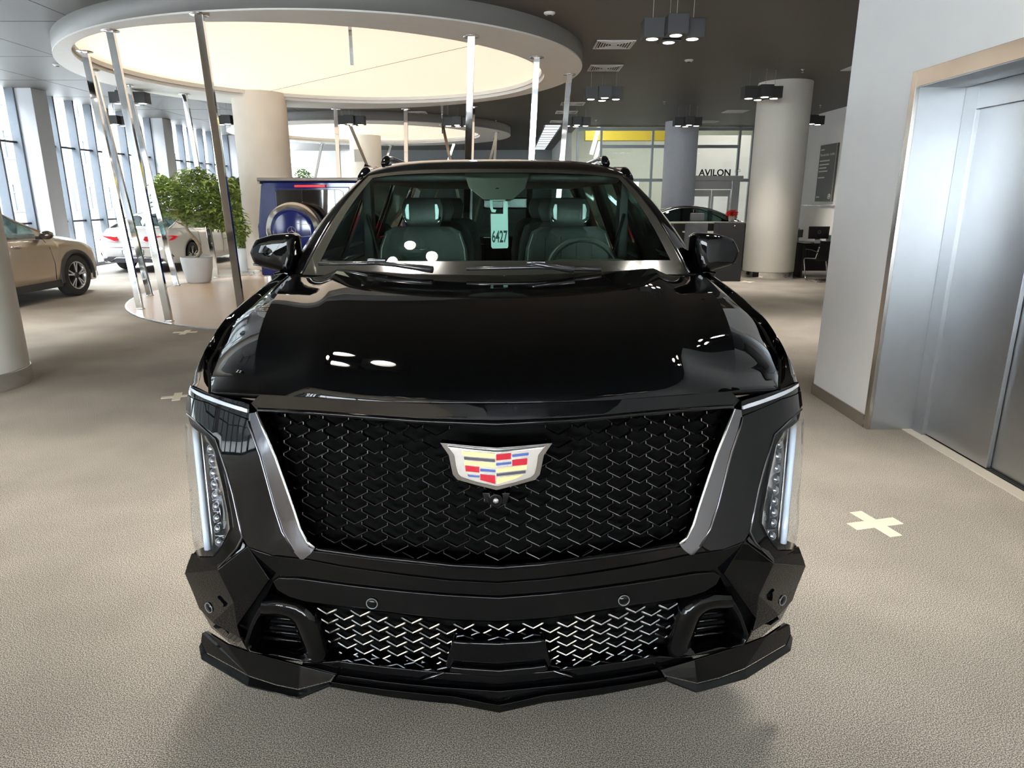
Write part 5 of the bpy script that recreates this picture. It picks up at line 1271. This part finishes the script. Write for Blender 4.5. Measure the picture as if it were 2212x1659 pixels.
    MB().prism([(cx + f_ * .06, cz - .085), (f_ * -.985, cz - .12), (f_ * -.985, cz - .19), (cx - f_ * .03, cz - .10)], lambda p: (p[0], 1.50, p[1]), lambda p: (p[0], 1.60, p[1])).build('mirror_foot', TRIM, mr, bevel=.01)
# rear screen and D-pillar frame
B('tailgate_frame', BLK, (-.90, .90, 5.02, 5.20, 1.28, 1.36), hero, bevel=.01)
MB().add([(-.86, 5.14, 1.36), (.86, 5.14, 1.36), (.70, 4.99, 1.84), (-.70, 4.99, 1.84)], [(0, 1, 2, 3)]).build('rear_screen', SIDEG, hero, smooth=False)
# lamps at the rear
for sg in (1, -1): B('tail_lamp', mat('tail_red', (.42, .01, .015)), (min(sg * .93, sg * .99), max(sg * .93, sg * .99), 5.16, 5.25, .75, 1.75), hero, bevel=.01)

# cowl, wipers
MB().grid([[Vector((x, 1.18 + .20 * (x / .93) ** 2 + dy, 1.352 + dz)) for x in [-.93 + 1.86 * i / 20 for i in range(21)]] for dy, dz in ((.0, .03), (.05, .0), (.10, .028))]).build('cowl_panel', mat('cowl_plastic', (.02, .02, .02), .5), hero)
WIP = mat('wiper_black', (.015, .015, .016), .3, coat=.5)
def wpt(px, py):    # a point a little above the windscreen glass
    r = cray(px, py); best = None
    for k in range(200):
        y = 1.15 + k * .006; t = (y + D0) / r[1]; x = r[0] * t; z = EYE + r[2] * t; u = x / .93
        # height of the glass here
        tt = (y - (1.255 + .20 * u * u)) / .9; g = 1.38 + .49 * tt + .03
        if z <= g + .012: return Vector((x, y, z + .014))
    return Vector((x, y, z))
for nm, blade, arm, jt in (('wiper', [(690, 577), (755, 576), (820, 575)], [(812, 578), (862, 583), (935, 593)], (815, 576)), ('wiper', [(1008, 588), (1080, 586), (1160, 584), (1240, 588), (1298, 590)], [(1140, 578), (1165, 582), (1240, 594)], (1158, 581))):
    wp_ = empty(nm); wp_.parent = hero
    MB().tube([wpt(*p) for p in blade], .0085, 8).build('blade', WIP, wp_); MB().tube([wpt(*p) + Vector((0, -.01, .008)) for p in arm], [.010, .010, .016], 8).build('arm', WIP, wp_)
    j = wpt(*jt); MB().box(-.042, .042, -.012, .012, -.008, .016).build('blade_joint', TRIM, wp_, bevel=.004).location = j + Vector((0, -.004, .006))
# bonnet washer nozzles
for px, py in ((752, 600), (1395, 600)): pass

# ---------------------------------------------------------------- cabin
B('headlining', FABD, (-.70, .70, 2.25, 4.9, 1.80, 1.86), hero, bevel=.02)
# dashboard
rows = []
for (y, z) in ((1.30, 1.352), (1.45, 1.378), (1.58, 1.408), (1.66, 1.418), (1.70, 1.405), (1.71, 1.30), (1.70, 1.05)):
    rows.append([Vector((x, y + .08 * (x / .85) ** 2, z - .02 * (x / .85) ** 4)) for x in [-.85 + 1.7 * i / 18 for i in range(19)]])
da = MB().grid(rows).build('dashboard', DASH, hero)
MB().prism([(.28, 1.60), (.64, 1.60), (.62, 1.68), (.30, 1.68)], lambda p: (p[0], p[1], 1.425), lambda p: (p[0], p[1], 1.40)).build('instrument_hood', DASH, da, bevel=.008)
B('head_up_display', mat('hud_glass', (.10, .12, .11), .1, coat=.5), (.30, .52, 1.50, 1.58, 1.408, 1.412), da)
for x in (-.05, .03, .12): B('speaker_grille', DK, (x, x + .05, 1.47, 1.50, 1.402, 1.406), da)
B('centre_console', FABD, (-.16, .16, 1.9, 2.9, .6, 1.12), hero, bevel=.03)
B('cabin_floor', FABD, (-.9, .9, 1.5, 5.0, .44, .5), hero)
B('cabin_bulkhead', VOID, (-.9, .9, 1.35, 1.45, .45, 1.33), hero)
# steering wheel
swl = MB().lathe([(.185 + .016 * math.cos(a), .016 * math.sin(a)) for a in [2 * math.pi * i / 10 for i in range(11)]], n=44).build('steering_wheel', FAB, hero)
swl.location = (.455, 1.83, 1.335); swl.rotation_euler = (R(68), 0, 0)
MB().cyl((0, 0, -.03), .07, .04, 24).build('hub', FABD, swl, bevel=.01)
for a in (0, 180, 270): MB().beam((0, 0, -.01), (.18 * math.cos(R(a)), .18 * math.sin(R(a)), 0), .035, .015).build('spoke', DCHR, swl, smooth=False)
PIPE = mat('seat_piping', (.45, .47, .46), .5)
def seat(x, y, s=1, front=True):
    st = empty('seat'); st.parent = hero; st.location = (x, y, 0)
    MB().grid([[(sx * w, yy - .04 * (abs(sx) > .7) , z) for sx in (-1, -.82, -.5, 0, .5, .82, 1)] for (w, yy, z) in ((.21, .0, .95), (.265, .01, 1.12), (.27, .03, 1.30), (.255, .055, 1.44), (.225, .075, 1.525), (.17, .09, 1.555), (.165, .14, 1.55))]).build('backrest', FAB, st, solid=.10, bevel=.02, seg=3)
    MB().grid([[(sx * w, yy, z) for sx in (-1, -.6, 0, .6, 1)] for (w, yy, z) in ((.10, .05, 1.555), (.118, .035, 1.60), (.122, .045, 1.67), (.105, .075, 1.715), (.09, .11, 1.72))]).build('headrest', FAB, st, solid=.09, bevel=.02, seg=3)
    B('cushion', FAB, (-.26, .26, -.5, .05, .78, .95), st, bevel=.04)
    if front:
        for sg in (-1, 1):
            MB().tube([(sg * .215, .035, 1.515), (sg * .243, .005, 1.43), (sg * .253, -.015, 1.30), (sg * .245, -.02, 1.15)], .0035, 5).build('piping', PIPE, st)
            MB().prism([(sg * .074, 1.59), (sg * .096, 1.60), (sg * .102, 1.65), (sg * .091, 1.685), (sg * .074, 1.685)], lambda p: (p[0], .018, p[1]), lambda p: (p[0], .04, p[1])).build('headrest_wing', mat('wing_satin', (.20, .22, .22), .3, metal=.6), st, smooth=False, bevel=.003)
            MB().tube([(sg * .104, .014, 1.61), (sg * .098, .012, 1.585), (sg * .082, .012, 1.572)], .007, 6).build('wing_tip', CHR, st)
    return st
for sg in (-1, 1):
    s1 = seat(sg * .435, 2.36)
    for k in range(4):
        if sg > 0: MB().tube([(-.14 + k * .093, .048, 1.49), (-.14 + k * .093, .012, 1.20)], .002, 4).build('quilt_seam', FABD, s1)
        else: break
    seat(sg * .43, 3.25, front=False); seat(sg * .40, 4.15, front=False)
    # seat belts and door trims
    MB().tube([(sg * .80, 2.62, 1.62), (sg * .70, 2.50, 1.30), (sg * .66, 2.45, 1.0)], .012, 6).build('seat_belt', FABD, hero)
    B('door_trim', FABD, (min(sg * .90, sg * .97), max(sg * .90, sg * .97), 1.65, 3.8, .55, 1.31), hero, bevel=.01)
    B('grab_pillar_trim', FAB, (min(sg * .77, sg * .83), max(sg * .77, sg * .83), 2.62, 2.74, 1.3, 1.84), hero, bevel=.01)
MB().tube([(-.475, 2.335, 1.432), (-.435, 2.33, 1.424), (-.395, 2.335, 1.432)], .0045, 6).build('seat_emblem', CHR, hero)
# sensor housing and rear-view mirror
SH = [(1003, 374), (1145, 374), (1133, 408), (1106, 431), (1046, 431), (1014, 406)]
P = [cY(x, y, 2.06) for x, y in SH]
sh_ = MB().prism([(p.x, p.z) for p in P], lambda p: (p[0], 2.13 - (1.87 - p[1]) * 1.6, p[1]), lambda p: (p[0], 2.24 - (1.87 - p[1]) * 1.2, p[1])).build('sensor_housing', mat('sensor_grey', (.05, .055, .05), .5), hero, smooth=False, bevel=.004)
MB().cyl((0, 0, 0), .013, .01, 18, axis='y').build('camera_eye', VOID, sh_).location = cY(1074, 411, 1.97)
rv = MB().box(-.125, .125, -.012, .015, -.03, .035).build('rear_view_mirror', TRIM, hero, bevel=.01, seg=3); rv.location = cY(1092, 440, 2.16)
B('mirror_glass', SIL, (-.115, .115, .016, .018, -.026, .03), rv)
# hanging number tag (rests on the mirror: a thing of its own)
tg = empty('hanging_tag', (0, 0, 0), 0, 'pale mint hanging tag reading 6427 behind the windscreen of the black SUV', 'tag')
TAGM = mat('mint_card', (.66, .84, .80), .5)
Yt = 2.04
def tp_(px, py): p = cY(px, py, Yt); return Vector((p.x, p.z))
body = [(1060, 462), (1097, 462), (1098, 532), (1096, 536), (1064, 537), (1061, 533)]
hook = [(1097, 462), (1096, 440), (1093, 431), (1087, 430), (1087, 460), (1084, 466), (1080, 468), (1062, 468), (1060, 462)]
hook2 = [(1058, 431), (1064, 430), (1065, 452), (1072, 453), (1070, 459), (1062, 458), (1059, 450)]
bar = [(1060, 430), (1092, 430), (1092, 434), (1062, 434)]
b = MB()
for pl in (body, [(1087, 433), (1097, 436), (1097, 464), (1087, 464)], hook2, bar):
    b.prism([tp_(*p) for p in pl], lambda p: (p[0], Yt, p[1]), lambda p: (p[0], Yt + .002, p[1]))
ob = b.build('card', TAGM, tg, smooth=False)
c_ = cY(1079, 523, Yt)
o = text('number', '6427', .088, mat('tag_ink', (.02, .05, .06), .6), tg, (c_.x, Yt - .003, c_.z), (R(90), 0, R(0)), .0008, sx=.48, bold=.02)
ctr = Vector((0, 0, 0)); tg.location = hero.location; tg.rotation_euler = hero.rotation_euler
